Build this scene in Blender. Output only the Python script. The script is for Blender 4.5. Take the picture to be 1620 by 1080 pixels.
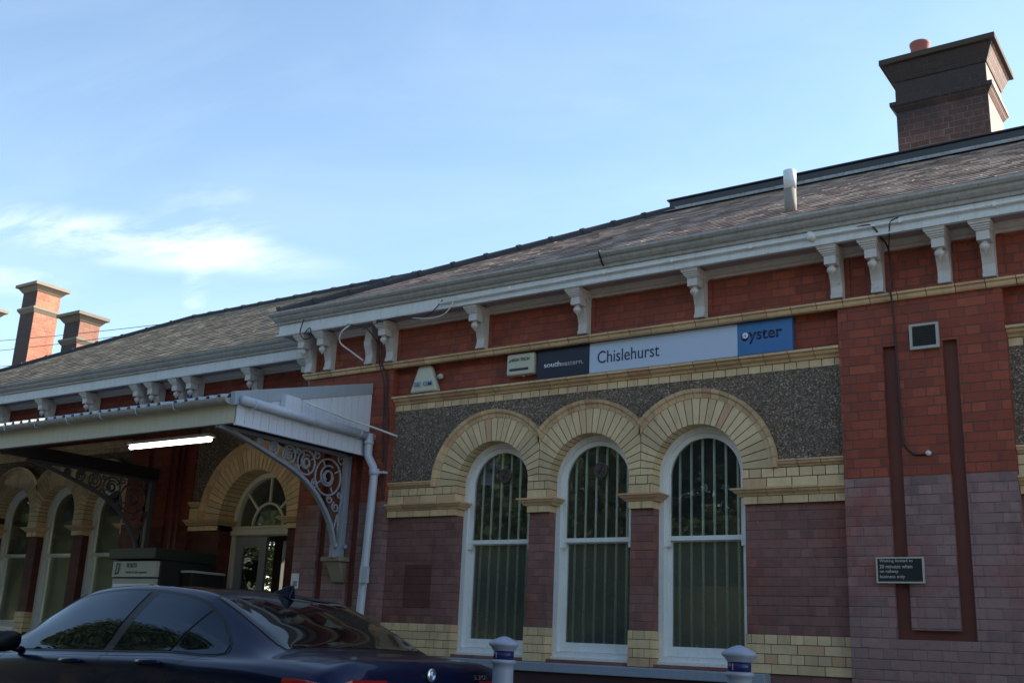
import bpy, bmesh, math, random
from math import sin, cos, pi, radians, sqrt, atan2, tan, floor
from mathutils import Vector, Matrix
from mathutils.geometry import tessellate_polygon
for o in list(bpy.data.objects): bpy.data.objects.remove(o)
random.seed(7)
sc = bpy.context.scene
COL = sc.collection
# ------------------------------------------------------------------ camera, sky, sun, exposure
cd = bpy.data.cameras.new('camera'); cam = bpy.data.objects.new('camera', cd); COL.objects.link(cam)
RX = Vector((0.8269, -0.1175*-1*0+0.5607, 0.0423)); DN = Vector((-0.1175, 0.2458, -0.9622)); FW = Vector((-0.5499, 0.7907, 0.2692))
UP = -DN; BK = -FW
cam.matrix_world = Matrix(((RX.x, UP.x, BK.x, 0.0), (RX.y, UP.y, BK.y, -9.3), (RX.z, UP.z, BK.z, 1.15), (0, 0, 0, 1)))
cd.sensor_width = 36.0; cd.lens = 38.243; cd.clip_end = 3000
sc.camera = cam
sc.render.resolution_x = 1620; sc.render.resolution_y = 1080
sc.view_settings.view_transform = 'Standard'; sc.view_settings.look = 'None'
sc.view_settings.exposure = 1.32; sc.view_settings.gamma = 1.0
try: sc.view_settings.use_curve_mapping = False
except Exception: pass
SUN_AZ = radians(41)       # from +Y (behind the station) towards +X
SUN_EL = radians(28.0)
w = bpy.data.worlds.new("World"); sc.world = w; w.use_nodes = True
nt = w.node_tree; nt.nodes.clear()
def wn(t, **k):
    n = nt.nodes.new(t)
    for a, b in k.items(): setattr(n, a, b)
    return n
wl = nt.links.new
wout = wn('ShaderNodeOutputWorld'); wbg = wn('ShaderNodeBackground'); wbg.inputs[1].default_value = 0.125
sky = wn('ShaderNodeTexSky', sky_type='NISHITA', sun_disc=False, sun_elevation=SUN_EL, sun_rotation=SUN_AZ, air_density=1.0, dust_density=0.15, ozone_density=1.0, altitude=60)
geo = wn('ShaderNodeTexCoord')
def vmath(op, a, b=None):
    n = wn('ShaderNodeVectorMath', operation=op)
    for i, v in enumerate((a, b)):
        if v is None: continue
        if isinstance(v, (tuple, Vector)): n.inputs[i].default_value = v
        else: wl(v, n.inputs[i])
    return n
def fm(op, a, b=0.0, c=None, clamp=False):
    n = wn('ShaderNodeMath', operation=op, use_clamp=clamp)
    for i, v in enumerate((a, b, c)):
        if v is None: continue
        if isinstance(v, (int, float)): n.inputs[i].default_value = v
        else: wl(v, n.inputs[i])
    return n.outputs[0]
dirv = geo.outputs['Generated']
def mask(c, e, s1, s2):          # soft elliptical patch of cirrus round sky direction c, long axis towards e
    c = Vector(c).normalized(); e1 = (Vector(e) - c); e1 = (e1 - c*e1.dot(c)).normalized(); e2 = c.cross(e1)
    a = fm('DIVIDE', vmath('DOT_PRODUCT', dirv, e1).outputs['Value'], s1)
    b = fm('DIVIDE', vmath('DOT_PRODUCT', dirv, e2).outputs['Value'], s2)
    f = fm('GREATER_THAN', vmath('DOT_PRODUCT', dirv, c).outputs['Value'], 0.3)
    off1 = e1.dot(c)/s1
    r2 = fm('ADD', fm('MULTIPLY', a, a), fm('MULTIPLY', b, b))
    m = fm('SUBTRACT', 1.0, r2, clamp=True)
    return fm('MULTIPLY', fm('MULTIPLY', m, f), fm('MULTIPLY', m, 1.0))
sep = wn('ShaderNodeSeparateXYZ'); wl(dirv, sep.inputs[0])
def cloudnoise(scale, sx, sy, det, dist, rot=0.0, seed=0.0):
    mp = wn('ShaderNodeMapping'); mp.inputs['Scale'].default_value = (sx, sy, 1); mp.inputs['Rotation'].default_value = (0, 0, rot); mp.inputs['Location'].default_value = (seed, seed, 0)
    cz = fm('MAXIMUM', sep.outputs[2], 0.06)
    cb = wn('ShaderNodeCombineXYZ'); wl(fm('DIVIDE', sep.outputs[0], cz), cb.inputs[0]); wl(fm('DIVIDE', sep.outputs[1], cz), cb.inputs[1])
    wl(cb.outputs[0], mp.inputs[0])
    n = wn('ShaderNodeTexNoise'); n.inputs['Scale'].default_value = scale; n.inputs['Detail'].default_value = det; n.inputs['Roughness'].default_value = 0.62; n.inputs['Distortion'].default_value = dist
    wl(mp.outputs[0], n.inputs['Vector']); return n.outputs['Fac']
n1 = cloudnoise(1.9, 1.0, 2.4, 12, 0.25, radians(35))
n2 = cloudnoise(0.8, 1.0, 2.0, 7, 0.6, radians(20), 3.1)
wisp = fm('MULTIPLY', fm('SUBTRACT', n1, 0.38), 3.2, clamp=True)
ms = [mask((-.7869, .5255, .3215), (-.6999, .6336, .3220), .24, .030), mask((-.726, .585, .345), (-.69, .63, .352), .085, .050),
      mask((-.7528, .5913, .2893), (-.745, .585, .34), .040, .017), mask((-.8448, .475, .2782), (-.79, .54, .2782), .085, .018),
      mask((-.4446, .7612, .4722), (-.40, .80, .45), .10, .03)]
wts = [1.05, .62, .55, .75, .12]
acc = None
for m_, k_ in zip(ms, wts):
    t_ = fm('MULTIPLY', m_, k_); acc = t_ if acc is None else fm('ADD', acc, t_)
acc = fm('MULTIPLY', acc, wisp, clamp=True)
back = fm('MULTIPLY', fm('MULTIPLY', fm('SUBTRACT', n2, 0.53), 3.0, clamp=True), fm('LESS_THAN', sep.outputs[1], 0.1))
veil = fm('MULTIPLY', fm('MULTIPLY', fm('SUBTRACT', n2, 0.42, clamp=True), 0.35), fm('GREATER_THAN', sep.outputs[1], 0.1))
cl = fm('MAXIMUM', fm('MAXIMUM', acc, fm('MULTIPLY', back, 0.8)), veil, clamp=True)
mx = wn('ShaderNodeMix', data_type='RGBA'); wl(fm('MULTIPLY', cl, .88), mx.inputs[0]); wl(sky.outputs[0], mx.inputs[6]); mx.inputs[7].default_value = (4.4, 4.8, 5.4, 1)
tn = wn('ShaderNodeMix', data_type='RGBA', blend_type='MULTIPLY'); tn.inputs[0].default_value = 1.0; wl(mx.outputs[2], tn.inputs[6]); tn.inputs[7].default_value = (1.04, 1.03, .98, 1); wl(tn.outputs[2], wbg.inputs[0]); wl(wbg.outputs[0], wout.inputs[0])
sl = bpy.data.lights.new('sun', 'SUN'); sl.energy = 5.0; sl.angle = radians(0.5); sl.color = (1.0, .90, .76)
so = bpy.data.objects.new('sun', sl); COL.objects.link(so)
sd = Vector((sin(SUN_AZ)*cos(SUN_EL), cos(SUN_AZ)*cos(SUN_EL), sin(SUN_EL)))
so.rotation_euler = sd.to_track_quat('Z', 'Y').to_euler(); so.location = (20, 20, 20)

# ------------------------------------------------------------------ materials
class MT:
    def __init__(s, name):
        s.m = bpy.data.materials.new(name); s.m.use_nodes = True; s.t = s.m.node_tree
        s.b = s.t.nodes['Principled BSDF']; s.out = s.t.nodes['Material Output']
    def n(s, typ, ins=None, **k):
        n = s.t.nodes.new(typ)
        for a, b in k.items(): setattr(n, a, b)
        for a, b in (ins or {}).items(): s.i(n, a, b)
        return n
    def i(s, n, a, b):
        if isinstance(b, bpy.types.NodeSocket): s.t.links.new(b, n.inputs[a])
        else: n.inputs[a].default_value = b
    def math(s, op, a, b=0.0, clamp=False):
        return s.n('ShaderNodeMath', {0: a, 1: b}, operation=op, use_clamp=clamp).outputs[0]
    def mix(s, f, a, b, bt='MIX'):
        n = s.n('ShaderNodeMix', data_type='RGBA', blend_type=bt)
        s.i(n, 0, f); s.i(n, 6, a if not isinstance(a, tuple) else rgba(a)); s.i(n, 7, b if not isinstance(b, tuple) else rgba(b)); return n.outputs[2]
    def noise(s, scale, det=4, rough=.6, vec=None, dist=0.0):
        n = s.n('ShaderNodeTexNoise', {'Scale': scale, 'Detail': det, 'Roughness': rough, 'Distortion': dist})
        s.i(n, 'Vector', vec if vec is not None else s.pos()); return n.outputs['Fac']
    def pos(s):
        if not hasattr(s, '_p'): s._g = s.n('ShaderNodeNewGeometry'); s._p = s._g.outputs['Position']
        return s._p
    def ramp(s, f, stops):
        n = s.n('ShaderNodeValToRGB'); e = n.color_ramp.elements
        while len(e) < len(stops): e.new(.5)
        for el, (p, c) in zip(e, stops): el.position = p; el.color = rgba(c)
        s.i(n, 0, f); return n.outputs[0]
    def sepxyz(s, v): return s.n('ShaderNodeSeparateXYZ', {0: v}).outputs
    def wallvec(s, du=0.0, dv=0.0):     # metres along the wall face, metres up
        p = s.sepxyz(s.pos()); nn = s.sepxyz(s._g.outputs['True Normal'])
        f = s.math('GREATER_THAN', s.math('ABSOLUTE', nn[0]), .7)
        u = s.n('ShaderNodeMix', data_type='FLOAT'); s.i(u, 0, f); s.i(u, 2, p[0]); s.i(u, 3, p[1])
        return s.n('ShaderNodeCombineXYZ', {0: s.math('ADD', u.outputs[0], du), 1: s.math('ADD', p[2], dv), 2: 0.0}).outputs[0], p
    def bump(s, h, st=.3, d=.01):
        n = s.n('ShaderNodeBump', {'Strength': st, 'Distance': d, 'Height': h}); s.i(s.b, 'Normal', n.outputs[0])
    def set(s, col=None, rough=None, metal=None, spec=None, coat=None):
        for k, v in (('Base Color', col), ('Roughness', rough), ('Metallic', metal), ('Specular IOR Level', spec), ('Coat Weight', coat)):
            if v is not None: s.i(s.b, k, rgba(v) if isinstance(v, tuple) else v)
        return s
def rgba(c): return tuple(c) + (1.0,) if len(c) == 3 else tuple(c)
MAT = {}
def attr(m): return m.n('ShaderNodeAttribute', attribute_name='rnd').outputs['Fac']
def plain(name, col, rough=.5, metal=0.0, var=.12, sc_=6.0, dirt=None, coat=None, spec=None):
    m = MT(name); n = m.noise(sc_, 6, .65)
    c = m.mix(m.math('MULTIPLY', m.math('SUBTRACT', n, .35), 2.2*var if dirt else 1.5, True), col, dirt or tuple(x*(1-var) for x in col))
    m.set(c, m.math('ADD', m.math('MULTIPLY', n, .2), rough-.1), metal, spec, coat); MAT[name] = m.m; return m
def brick(name, red, low, zsplit, mort_hi, mort_lo, rw=.232, rh=.0823, sq=.5, z0=1.015, shade_soot=None, patch=None):
    m = MT(name); v, p = m.wallvec(0.05, -z0)
    wob = m.n('ShaderNodeVectorMath', {0: v, 1: m.n('ShaderNodeVectorMath', {0: m.n('ShaderNodeTexNoise', {'Scale': 3.0, 'Vector': m.pos()}).outputs['Color'], 3: .012}, operation='SCALE').outputs[0]}, operation='ADD').outputs[0]
    def bt(ms, a, b, c, off=.5):
        n = m.n('ShaderNodeTexBrick', {'Vector': wob, 'Scale': 1.0, 'Mortar Size': ms, 'Mortar Smooth': .6, 'Bias': 0.0, 'Brick Width': rw, 'Row Height': rh, 'Color1': rgba(a), 'Color2': rgba(b), 'Mortar': rgba(c)})
        n.offset = off; n.squash = sq; n.squash_frequency = 2; return n
    b1 = bt(.0065, (0, 0, 0), (1, 1, 1), (.5, .5, .5))
    rv = m.sepxyz(b1.outputs['Color'])[0]; fac = b1.outputs['Fac']
    n1 = m.noise(1.3, 5, .6); n2 = m.noise(14, 5, .7); n3 = m.noise(70, 3, .7)
    rv = m.math('ADD', m.math('MULTIPLY', rv, .46), m.math('MULTIPLY', n2, .56))
    hi = m.ramp(rv, [(0.12, tuple(x*.55 for x in red)), (.38, tuple(x*.85 for x in red)), (.62, red), (.9, (red[0]*1.35, red[1]*1.7, red[2]*1.5))])
    lo = m.ramp(rv, [(0.12, tuple(x*.55 for x in low)), (.4, tuple(x*.85 for x in low)), (.65, low), (.9, tuple(x*1.3 for x in low))])
    ze = m.math('ADD', p[2], m.math('MULTIPLY', m.math('SUBTRACT', n2, .5), .02))
    zf = m.math('LESS_THAN', ze, zsplit)
    # the dusty coat fades and rubs off lower down
    redpatch = m.math('MULTIPLY', m.math('SUBTRACT', n1, .50), 5.0, True)
    lo = m.mix(m.math('MULTIPLY', redpatch, .75), lo, hi)
    vs_ = m.sepxyz(v); fr = m.math('FRACT', m.math('DIVIDE', m.math('ADD', vs_[1], m.math('MULTIPLY', m.math('SUBTRACT', n2, .5), .010)), rh))
    bed = m.math('MULTIPLY', m.math('SUBTRACT', m.math('ABSOLUTE', m.math('SUBTRACT', fr, .5)), .445), 22, True)
    nb_ = m.noise(5.5, 5, .7); br = m.math('MULTIPLY', m.math('SUBTRACT', nb_, .38), 4.5, True)
    smear = m.math('MULTIPLY', m.math('SUBTRACT', m.noise(21, 4, .7), .52), 5.0, True)
    up_ = m.mix(m.math('MULTIPLY', smear, .35), hi, mort_hi)
    up_ = m.mix(m.math('MULTIPLY', fac, m.math('ADD', .45, m.math('MULTIPLY', br, .5))), up_, mort_hi)
    dn_ = m.mix(m.math('MULTIPLY', smear, .30), lo, mort_lo)
    dn_ = m.mix(m.math('MULTIPLY', fac, m.math('ADD', .12, m.math('MULTIPLY', br, .45))), dn_, mort_lo)
    dn_ = m.mix(m.math('MULTIPLY', bed, m.math('MULTIPLY', br, .75)), dn_, (.035, .026, .027))
    up_ = m.mix(m.math('MULTIPLY', bed, m.math('MULTIPLY', br, .35)), up_, (.035, .022, .02))
    c = m.mix(zf, up_, dn_)
    soot = m.math('MULTIPLY', m.math('SUBTRACT', m.noise(.7, 6, .7), .5), 2.4, True)
    c = m.mix(m.math('MULTIPLY', soot, .45), c, (.03, .022, .024))
    # chips and small holes, mostly along the bed joints
    ch = m.n('ShaderNodeTexNoise', {'Scale': 1.0, 'Detail': 3.0, 'Vector': m.n('ShaderNodeMapping', {'Vector': v, 'Scale': (9, 26, 1)}).outputs[0]}).outputs['Fac']
    c = m.mix(m.math('MULTIPLY', m.math('SUBTRACT', ch, .73), 30, True), c, (.012, .010, .010))
    dk = m.n('ShaderNodeTexNoise', {'Scale': 1.0, 'Detail': 5.0, 'Roughness': .7, 'Vector': m.n('ShaderNodeMapping', {'Vector': v, 'Scale': (4.5, 1.1, 1)}).outputs[0]}).outputs['Fac']
    c = m.mix(m.math('MULTIPLY', m.math('SUBTRACT', dk, .54), 3.2, True), c, m.mix(.62, c, (.02, .014, .015)))
    lt_ = m.noise(2.4, 6, .75)
    c = m.mix(m.math('MULTIPLY', m.math('SUBTRACT', lt_, .58), 2.6, True), c, m.mix(.30, c, (.36, .30, .29)))
    if patch:
        pa, pb, pc, pd = patch; e_ = m.math('MULTIPLY', m.math('SUBTRACT', n2, .5), .03)
        px_ = m.math('ADD', p[0], e_); pz_ = m.math('ADD', p[2], e_)
        mk_ = m.math('MULTIPLY', m.math('MULTIPLY', m.math('GREATER_THAN', px_, pa), m.math('LESS_THAN', px_, pb)), m.math('MULTIPLY', m.math('GREATER_THAN', pz_, pc), m.math('LESS_THAN', pz_, pd)))
        c = m.mix(m.math('MULTIPLY', mk_, .7), c, (.075, .020, .014))
    if shade_soot:
        sf = m.math('MULTIPLY', m.math('ADD', m.math('MULTIPLY', m.math('SUBTRACT', p[2], shade_soot[1]), 1.6), m.math('MULTIPLY', m.math('SUBTRACT', n1, .5), 2.5)), m.math('LESS_THAN', p[1], shade_soot[0]), True)  # blackens chimney front faces: painted shade, with real soot on the main chimney
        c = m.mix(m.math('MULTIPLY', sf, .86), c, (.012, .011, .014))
    wh = m.noise(33, 2, .5)
    c = m.mix(m.math('MULTIPLY', m.math('SUBTRACT', wh, .765), 20, True), c, (.35, .32, .30))
    m.set(c, m.math('ADD', .62, m.math('MULTIPLY', n2, .25)))
    h = m.math('ADD', m.math('MULTIPLY', fac, -1.0), m.math('ADD', m.math('MULTIPLY', n3, .35), m.math('MULTIPLY', n2, .5)))
    m.bump(h, .55, .008); MAT[name] = m.m
brick('brick_facade', (.29, .056, .026), (.275, .162, .150), 2.65, (.085, .058, .050), (.14, .10, .098))
brick('brick_panel', (.29, .056, .026), (.235, .108, .090), 2.55, (.085, .058, .050), (.11, .078, .075), patch=(-7.84, -7.46, 1.50, 1.96))
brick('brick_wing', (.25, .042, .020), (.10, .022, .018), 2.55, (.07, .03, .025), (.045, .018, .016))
brick('brick_chimney', (.24, .09, .06), (.2, .08, .05), -5, (.22, .17, .14), (.3, .2, .2), z0=0.02)
brick('brick_soot_shade', (.13, .052, .038), (.05, .03, .03), -5, (.26, .19, .155), (.1, .1, .1), z0=.02, shade_soot=(3.66, 7.3))  # sooty towards the top, with shade painted down the front face
# smooth terracotta backing of the grooves
m = MT('terracotta'); n = m.noise(5, 6); m.set(m.mix(n, (.10, .030, .022), (.17, .042, .022)), .7); m.bump(m.noise(60), .2, .004); MAT['terracotta'] = m.m
# cream glazed / gault brick, one value per block
def cream(name, base, orange, gw=.0):
    m = MT(name); r = attr(m); n = m.noise(9, 6, .7); n4 = m.noise(2.2, 4, .6)
    c = m.ramp(r, [(0, tuple(x*.80 for x in base)), (.35, base), (.7, tuple(x*1.10 for x in base)), (.86, tuple(x*1.02 for x in base)), (1, orange)])
    c = m.mix(m.math('MULTIPLY', m.math('SUBTRACT', n, .42), 1.9, True), c, tuple(x*.72 for x in base))
    c = m.mix(m.math('MULTIPLY', m.math('SUBTRACT', n4, .5), 1.5, True), c, (.22, .16, .11))
    c = m.mix(m.math('MULTIPLY', m.math('SUBTRACT', m.noise(45, 3), .72), 12, True), c, (.06, .045, .035))
    sk = m.n('ShaderNodeTexNoise', {'Scale': 1.0, 'Detail': 5.0, 'Roughness': .75, 'Vector': m.n('ShaderNodeMapping', {'Vector': m.pos(), 'Scale': (11, 11, 2.0)}).outputs[0]}).outputs['Fac']
    c = m.mix(m.math('MULTIPLY', m.math('SUBTRACT', sk, .53), 2.6, True), c, m.mix(.6, c, (.07, .05, .035)))
    m.set(c, m.math('ADD', .38, m.math('MULTIPLY', n, .3))); m.bump(n, .35, .005); MAT[name] = m.m
cream('cream_brick', (.68, .50, .28), (.55, .31, .17))
cream('cream_moulding', (.62, .42, .23), (.50, .26, .15))
plain('mortar', (.030, .022, .018), .9)
# pebbledash
m = MT('pebbledash'); vo = m.n('ShaderNodeTexVoronoi', {'Scale': 78.0, 'Vector': m.pos()}); rc = m.sepxyz(vo.outputs['Color'])[0]
big = m.noise(1.6, 5)
c = m.ramp(rc, [(0, (.12, .085, .058)), (.35, (.24, .175, .12)), (.68, (.34, .26, .185)), (.88, (.47, .38, .28)), (.98, (.72, .63, .50))])
c = m.mix(m.math('MULTIPLY', vo.outputs['Distance'], .9, True), c, (.045, .034, .027))
c = m.mix(m.math('MULTIPLY', m.math('SUBTRACT', big, .4), 1.2, True), c, tuple((.06, .05, .042)))
m.set(c, .85); m.bump(m.math('MULTIPLY', vo.outputs['Distance'], -1.0), .9, .012); MAT['pebbledash'] = m.m
# painted joinery with weathering streaks
def paint(name, col, dirt, amt=.5, rough=.45):
    m = MT(name); p = m.pos()
    st = m.n('ShaderNodeTexNoise', {'Scale': 1.0, 'Detail': 6.0, 'Roughness': .7, 'Vector': m.n('ShaderNodeMapping', {'Vector': p, 'Scale': (22, 22, 2.2)}).outputs[0]}).outputs['Fac']
    n = m.noise(3, 6, .7); n2 = m.noise(40, 4, .6)
    f = m.math('MULTIPLY', m.math('ADD', m.math('MULTIPLY', m.math('SUBTRACT', st, .44), 2.6, True), m.math('MULTIPLY', m.math('SUBTRACT', n, .48), 1.8, True)), amt, True)
    c = m.mix(f, col, dirt)
    c = m.mix(m.math('MULTIPLY', m.math('SUBTRACT', n2, .64), 7, True), c, tuple(x*.4 for x in dirt))
    m.set(c, rough); m.bump(n2, .12, .003); MAT[name] = m.m
paint('white_paint', (.74, .73, .70), (.44, .40, .33), .55)
paint('frame_paint', (.80, .81, .79), (.52, .50, .44), .35)
paint('bracket_paint', (.56, .515, .48), (.34, .29, .25), .5)
paint('soffit_paint', (.33, .25, .25), (.22, .17, .17), .4)
paint('fascia_blue', (.66, .665, .66), (.36, .34, .28), .45)
paint('gutter_paint', (.36, .34, .31), (.15, .14, .11), .7)
paint('canopy_cream', (.55, .53, .42), (.33, .30, .21), .4)
paint('canopy_board', (.62, .64, .70), (.44, .45, .50), .35)
paint('canopy_lead', (.32, .36, .40), (.22, .25, .25), .5)
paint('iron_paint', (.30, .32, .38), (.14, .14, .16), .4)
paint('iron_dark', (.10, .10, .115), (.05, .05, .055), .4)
paint('pipe_paint', (.50, .53, .60), (.25, .27, .33), .4, .35)
paint('sill_paint', (.26, .30, .36), (.13, .15, .18), .35)
paint('door_grey', (.27, .28, .285), (.16, .16, .16), .4)
paint('door_white', (.62, .60, .50), (.4, .38, .3), .3)
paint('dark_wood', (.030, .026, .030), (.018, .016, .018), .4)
paint('lantern_lead', (.018, .019, .024), (.012, .012, .013), .4)
paint('flashing', (.30, .30, .29), (.08, .08, .075), .9)
plain('pipe_red', (.12, .028, .022), .5); plain('cable_black', (.018, .017, .018), .5); plain('cable_white', (.62, .62, .60), .45)
plain('plinth_dark', (.045, .020, .022), .8, dirt=(.02, .012, .012))
plain('interior', (.075, .075, .070), .9); plain('interior_floor', (.06, .055, .05), .9)
plain('bar_white', (.86, .88, .82), .5); plain('cupboard', (.55, .36, .14), .7, dirt=(.40, .26, .11))
plain('plastic_cream', (.50, .49, .38), .4, dirt=(.40, .39, .30)); plain('alarm_blue', (.05, .16, .36), .5); plain('alarm_black', (.02, .022, .028), .5)
plain('sign_navy', (.008, .011, .032), .35); plain('sign_pale', (.46, .54, .68), .35, var=.04); plain('sign_blue', (.035, .145, .36), .35, var=.05)
plain('letter_navy', (.010, .018, .05), .45); plain('letter_white', (.75, .77, .80), .45); plain('letter_grey', (.42, .44, .46), .45)
plain('plaque_black', (.012, .016, .018), .35); plain('plaque_frame', (.46, .44, .38), .45, dirt=(.2, .19, .16)); plain('plaque_text', (.55, .55, .50), .5)
plain('vent_frame', (.40, .39, .36), .5, dirt=(.2, .19, .17)); plain('vent_slat', (.06, .065, .066), .5)
plain('machine_green', (.012, .022, .018), .5); plain('machine_black', (.006, .007, .009), .6); plain('panel_grey', (.34, .35, .32), .5)
plain('ticket_sign', (.38, .40, .34), .4); plain('terracotta_pot', (.27, .085, .070), .8, dirt=(.15, .06, .055))
plain('stone_cap', (.20, .17, .14), .9, dirt=(.045, .04, .042)); plain('stone_light', (.26, .22, .17), .9, dirt=(.17, .12, .05))
plain('flue_metal', (.62, .66, .68), .5, dirt=(.4, .42, .42)); plain('flue_rust', (.22, .20, .17), .8, dirt=(.06, .065, .04))
plain('asphalt', (.05, .05, .052), .9); plain('paving', (.22, .21, .19), .85, dirt=(.12, .115, .1)); plain('kerb_stone', (.28, .27, .25), .85)
plain('bollard_grey', (.30, .32, .40), .45, dirt=(.16, .17, .2)); plain('bollard_band', (.012, .014, .10), .35); plain('bollard_mark', (.55, .35, .38), .5)
plain('bark', (.10, .075, .05), .9, dirt=(.04, .03, .02)); plain('lead_end', (.42, .34, .27), .8); plain('corbel_stone', (.28, .23, .16), .85, dirt=(.15, .12, .09))
plain('lichen_tile', (.035, .032, .036), .9, dirt=(.085, .07, .058))
plain('render_grey', (.3, .3, .3), .9)
# roof tiles
def tile(name, st):
    m = MT(name); r = attr(m); n = m.noise(3.2, 6, .7); n2 = m.noise(38, 4, .7)
    c = m.ramp(m.math('ADD', m.math('MULTIPLY', r, .75), m.math('MULTIPLY', n2, .25)), st)
    c = m.mix(m.math('MULTIPLY', m.math('SUBTRACT', n, .5), 1.5, True), c, (.15, .12, .10))
    c = m.mix(m.math('MULTIPLY', m.math('SUBTRACT', m.noise(17, 5, .7), .68), 5, True), c, (.40, .36, .29))
    m.set(c, m.math('ADD', .6, m.math('MULTIPLY', r, .2)), 0, .06); m.bump(n2, .12, .002); MAT[name] = m.m
tile('tile_brown', [(0, (.11, .075, .062)), (.35, (.23, .165, .135)), (.65, (.34, .25, .205)), (1, (.50, .40, .33))])
tile('tile_tan', [(0, (.10, .078, .055)), (.35, (.19, .15, .105)), (.65, (.27, .22, .155)), (1, (.42, .35, .25))])
# glass: partly mirror, partly dark see-through
def glass(name, tint, refl=.09, rough=.02, wob=0.0, dirt=0.0):
    m = MT(name); g = m.n('ShaderNodeBsdfGlossy', {'Color': (1, 1, 1, 1), 'Roughness': rough}); t = m.n('ShaderNodeBsdfTransparent', {'Color': rgba(tint)})
    lw = m.n('ShaderNodeFresnel', {'IOR': 1.5}); f = m.math('ADD', m.math('MULTIPLY', lw.outputs[0], .95), refl, True)
    if wob:
        bp = m.n('ShaderNodeBump', {'Strength': wob, 'Distance': .01, 'Height': m.noise(7, 2)}); m.i(g, 'Normal', bp.outputs[0])
    mixs = m.n('ShaderNodeMixShader', {0: f, 1: t.outputs[0], 2: g.outputs[0]}); o = mixs.outputs[0]
    if dirt:
        d = m.n('ShaderNodeBsdfDiffuse', {'Color': (.36, .40, .36, 1)})
        dn = m.math('MULTIPLY', m.math('MULTIPLY', m.math('SUBTRACT', m.noise(90, 2, .6),   .56), 9, True), dirt); dn = m.math('ADD', dn, .10*dirt/.34)
        o = m.n('ShaderNodeMixShader', {0: dn, 1: o, 2: d.outputs[0]}).outputs[0]
    m.t.links.new(o, m.out.inputs[0]); MAT[name] = m.m
glass('glass', (.93, .96, .93), .0, .012, .06, .10)
glass('glass_dirty', (.86, .88, .78), .0, .06, .18, .34)
glass('glass_door', (.75, .78, .76), .02, .01)
# car
m = MT('car_paint'); m.set((.003, .007, .032), .30, .35, .10, .6); m.b.inputs['Coat Roughness'].default_value = .03; m.b.inputs['Coat IOR'].default_value = 1.3; MAT['car_paint'] = m.m
m = MT('car_glass'); m.set((.004, .006, .008), .02, 0.0, .5); m.b.inputs['IOR'].default_value = 1.42; m.b.inputs['Specular Tint'].default_value = (.42, .66, 1, 1); MAT['car_glass'] = m.m
m = MT('car_rear_glass'); m.set((.006, .006, .007), .03, 0.0, .6); m.b.inputs['IOR'].default_value = 1.35; MAT['car_rear_glass'] = m.m
m = MT('car_trim'); m.set((.004, .004, .005), .35, 0, .2); MAT['car_trim'] = m.m
m = MT('chrome'); m.set((.6, .6, .62), .12, 1.0); MAT['chrome'] = m.m
m = MT('tail_red'); m.set((.34, .006, .010), .15, 0, .6, 1.0); MAT['tail_red'] = m.m
m = MT('rubber'); m.set((.02, .02, .02), .7); MAT['rubber'] = m.m
m = MT('tube_light'); m.set((.9, .9, .9), .3); m.i(m.b, 'Emission Color', (1, .90, .74, 1)); m.i(m.b, 'Emission Strength', 3.2); MAT['tube_light'] = m.m
m = MT('leaf'); r = attr(m); c = m.ramp(r, [(0, (.03, .048, .026)), (.5, (.075, .105, .052)), (1, (.17, .20, .10))])
m.set(c, .55); tr = m.n('ShaderNodeBsdfTranslucent', {'Color': c}); ms_ = m.n('ShaderNodeMixShader', {0: .35, 1: m.b.outputs[0], 2: tr.outputs[0]}); m.t.links.new(ms_.outputs[0], m.out.inputs[0]); MAT['leaf'] = m.m
m = MT('ground_mat'); n = m.noise(.4, 6); m.set(m.mix(n, (.16, .15, .14), (.22, .21, .195)), .9); MAT['ground_mat'] = m.m

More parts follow.
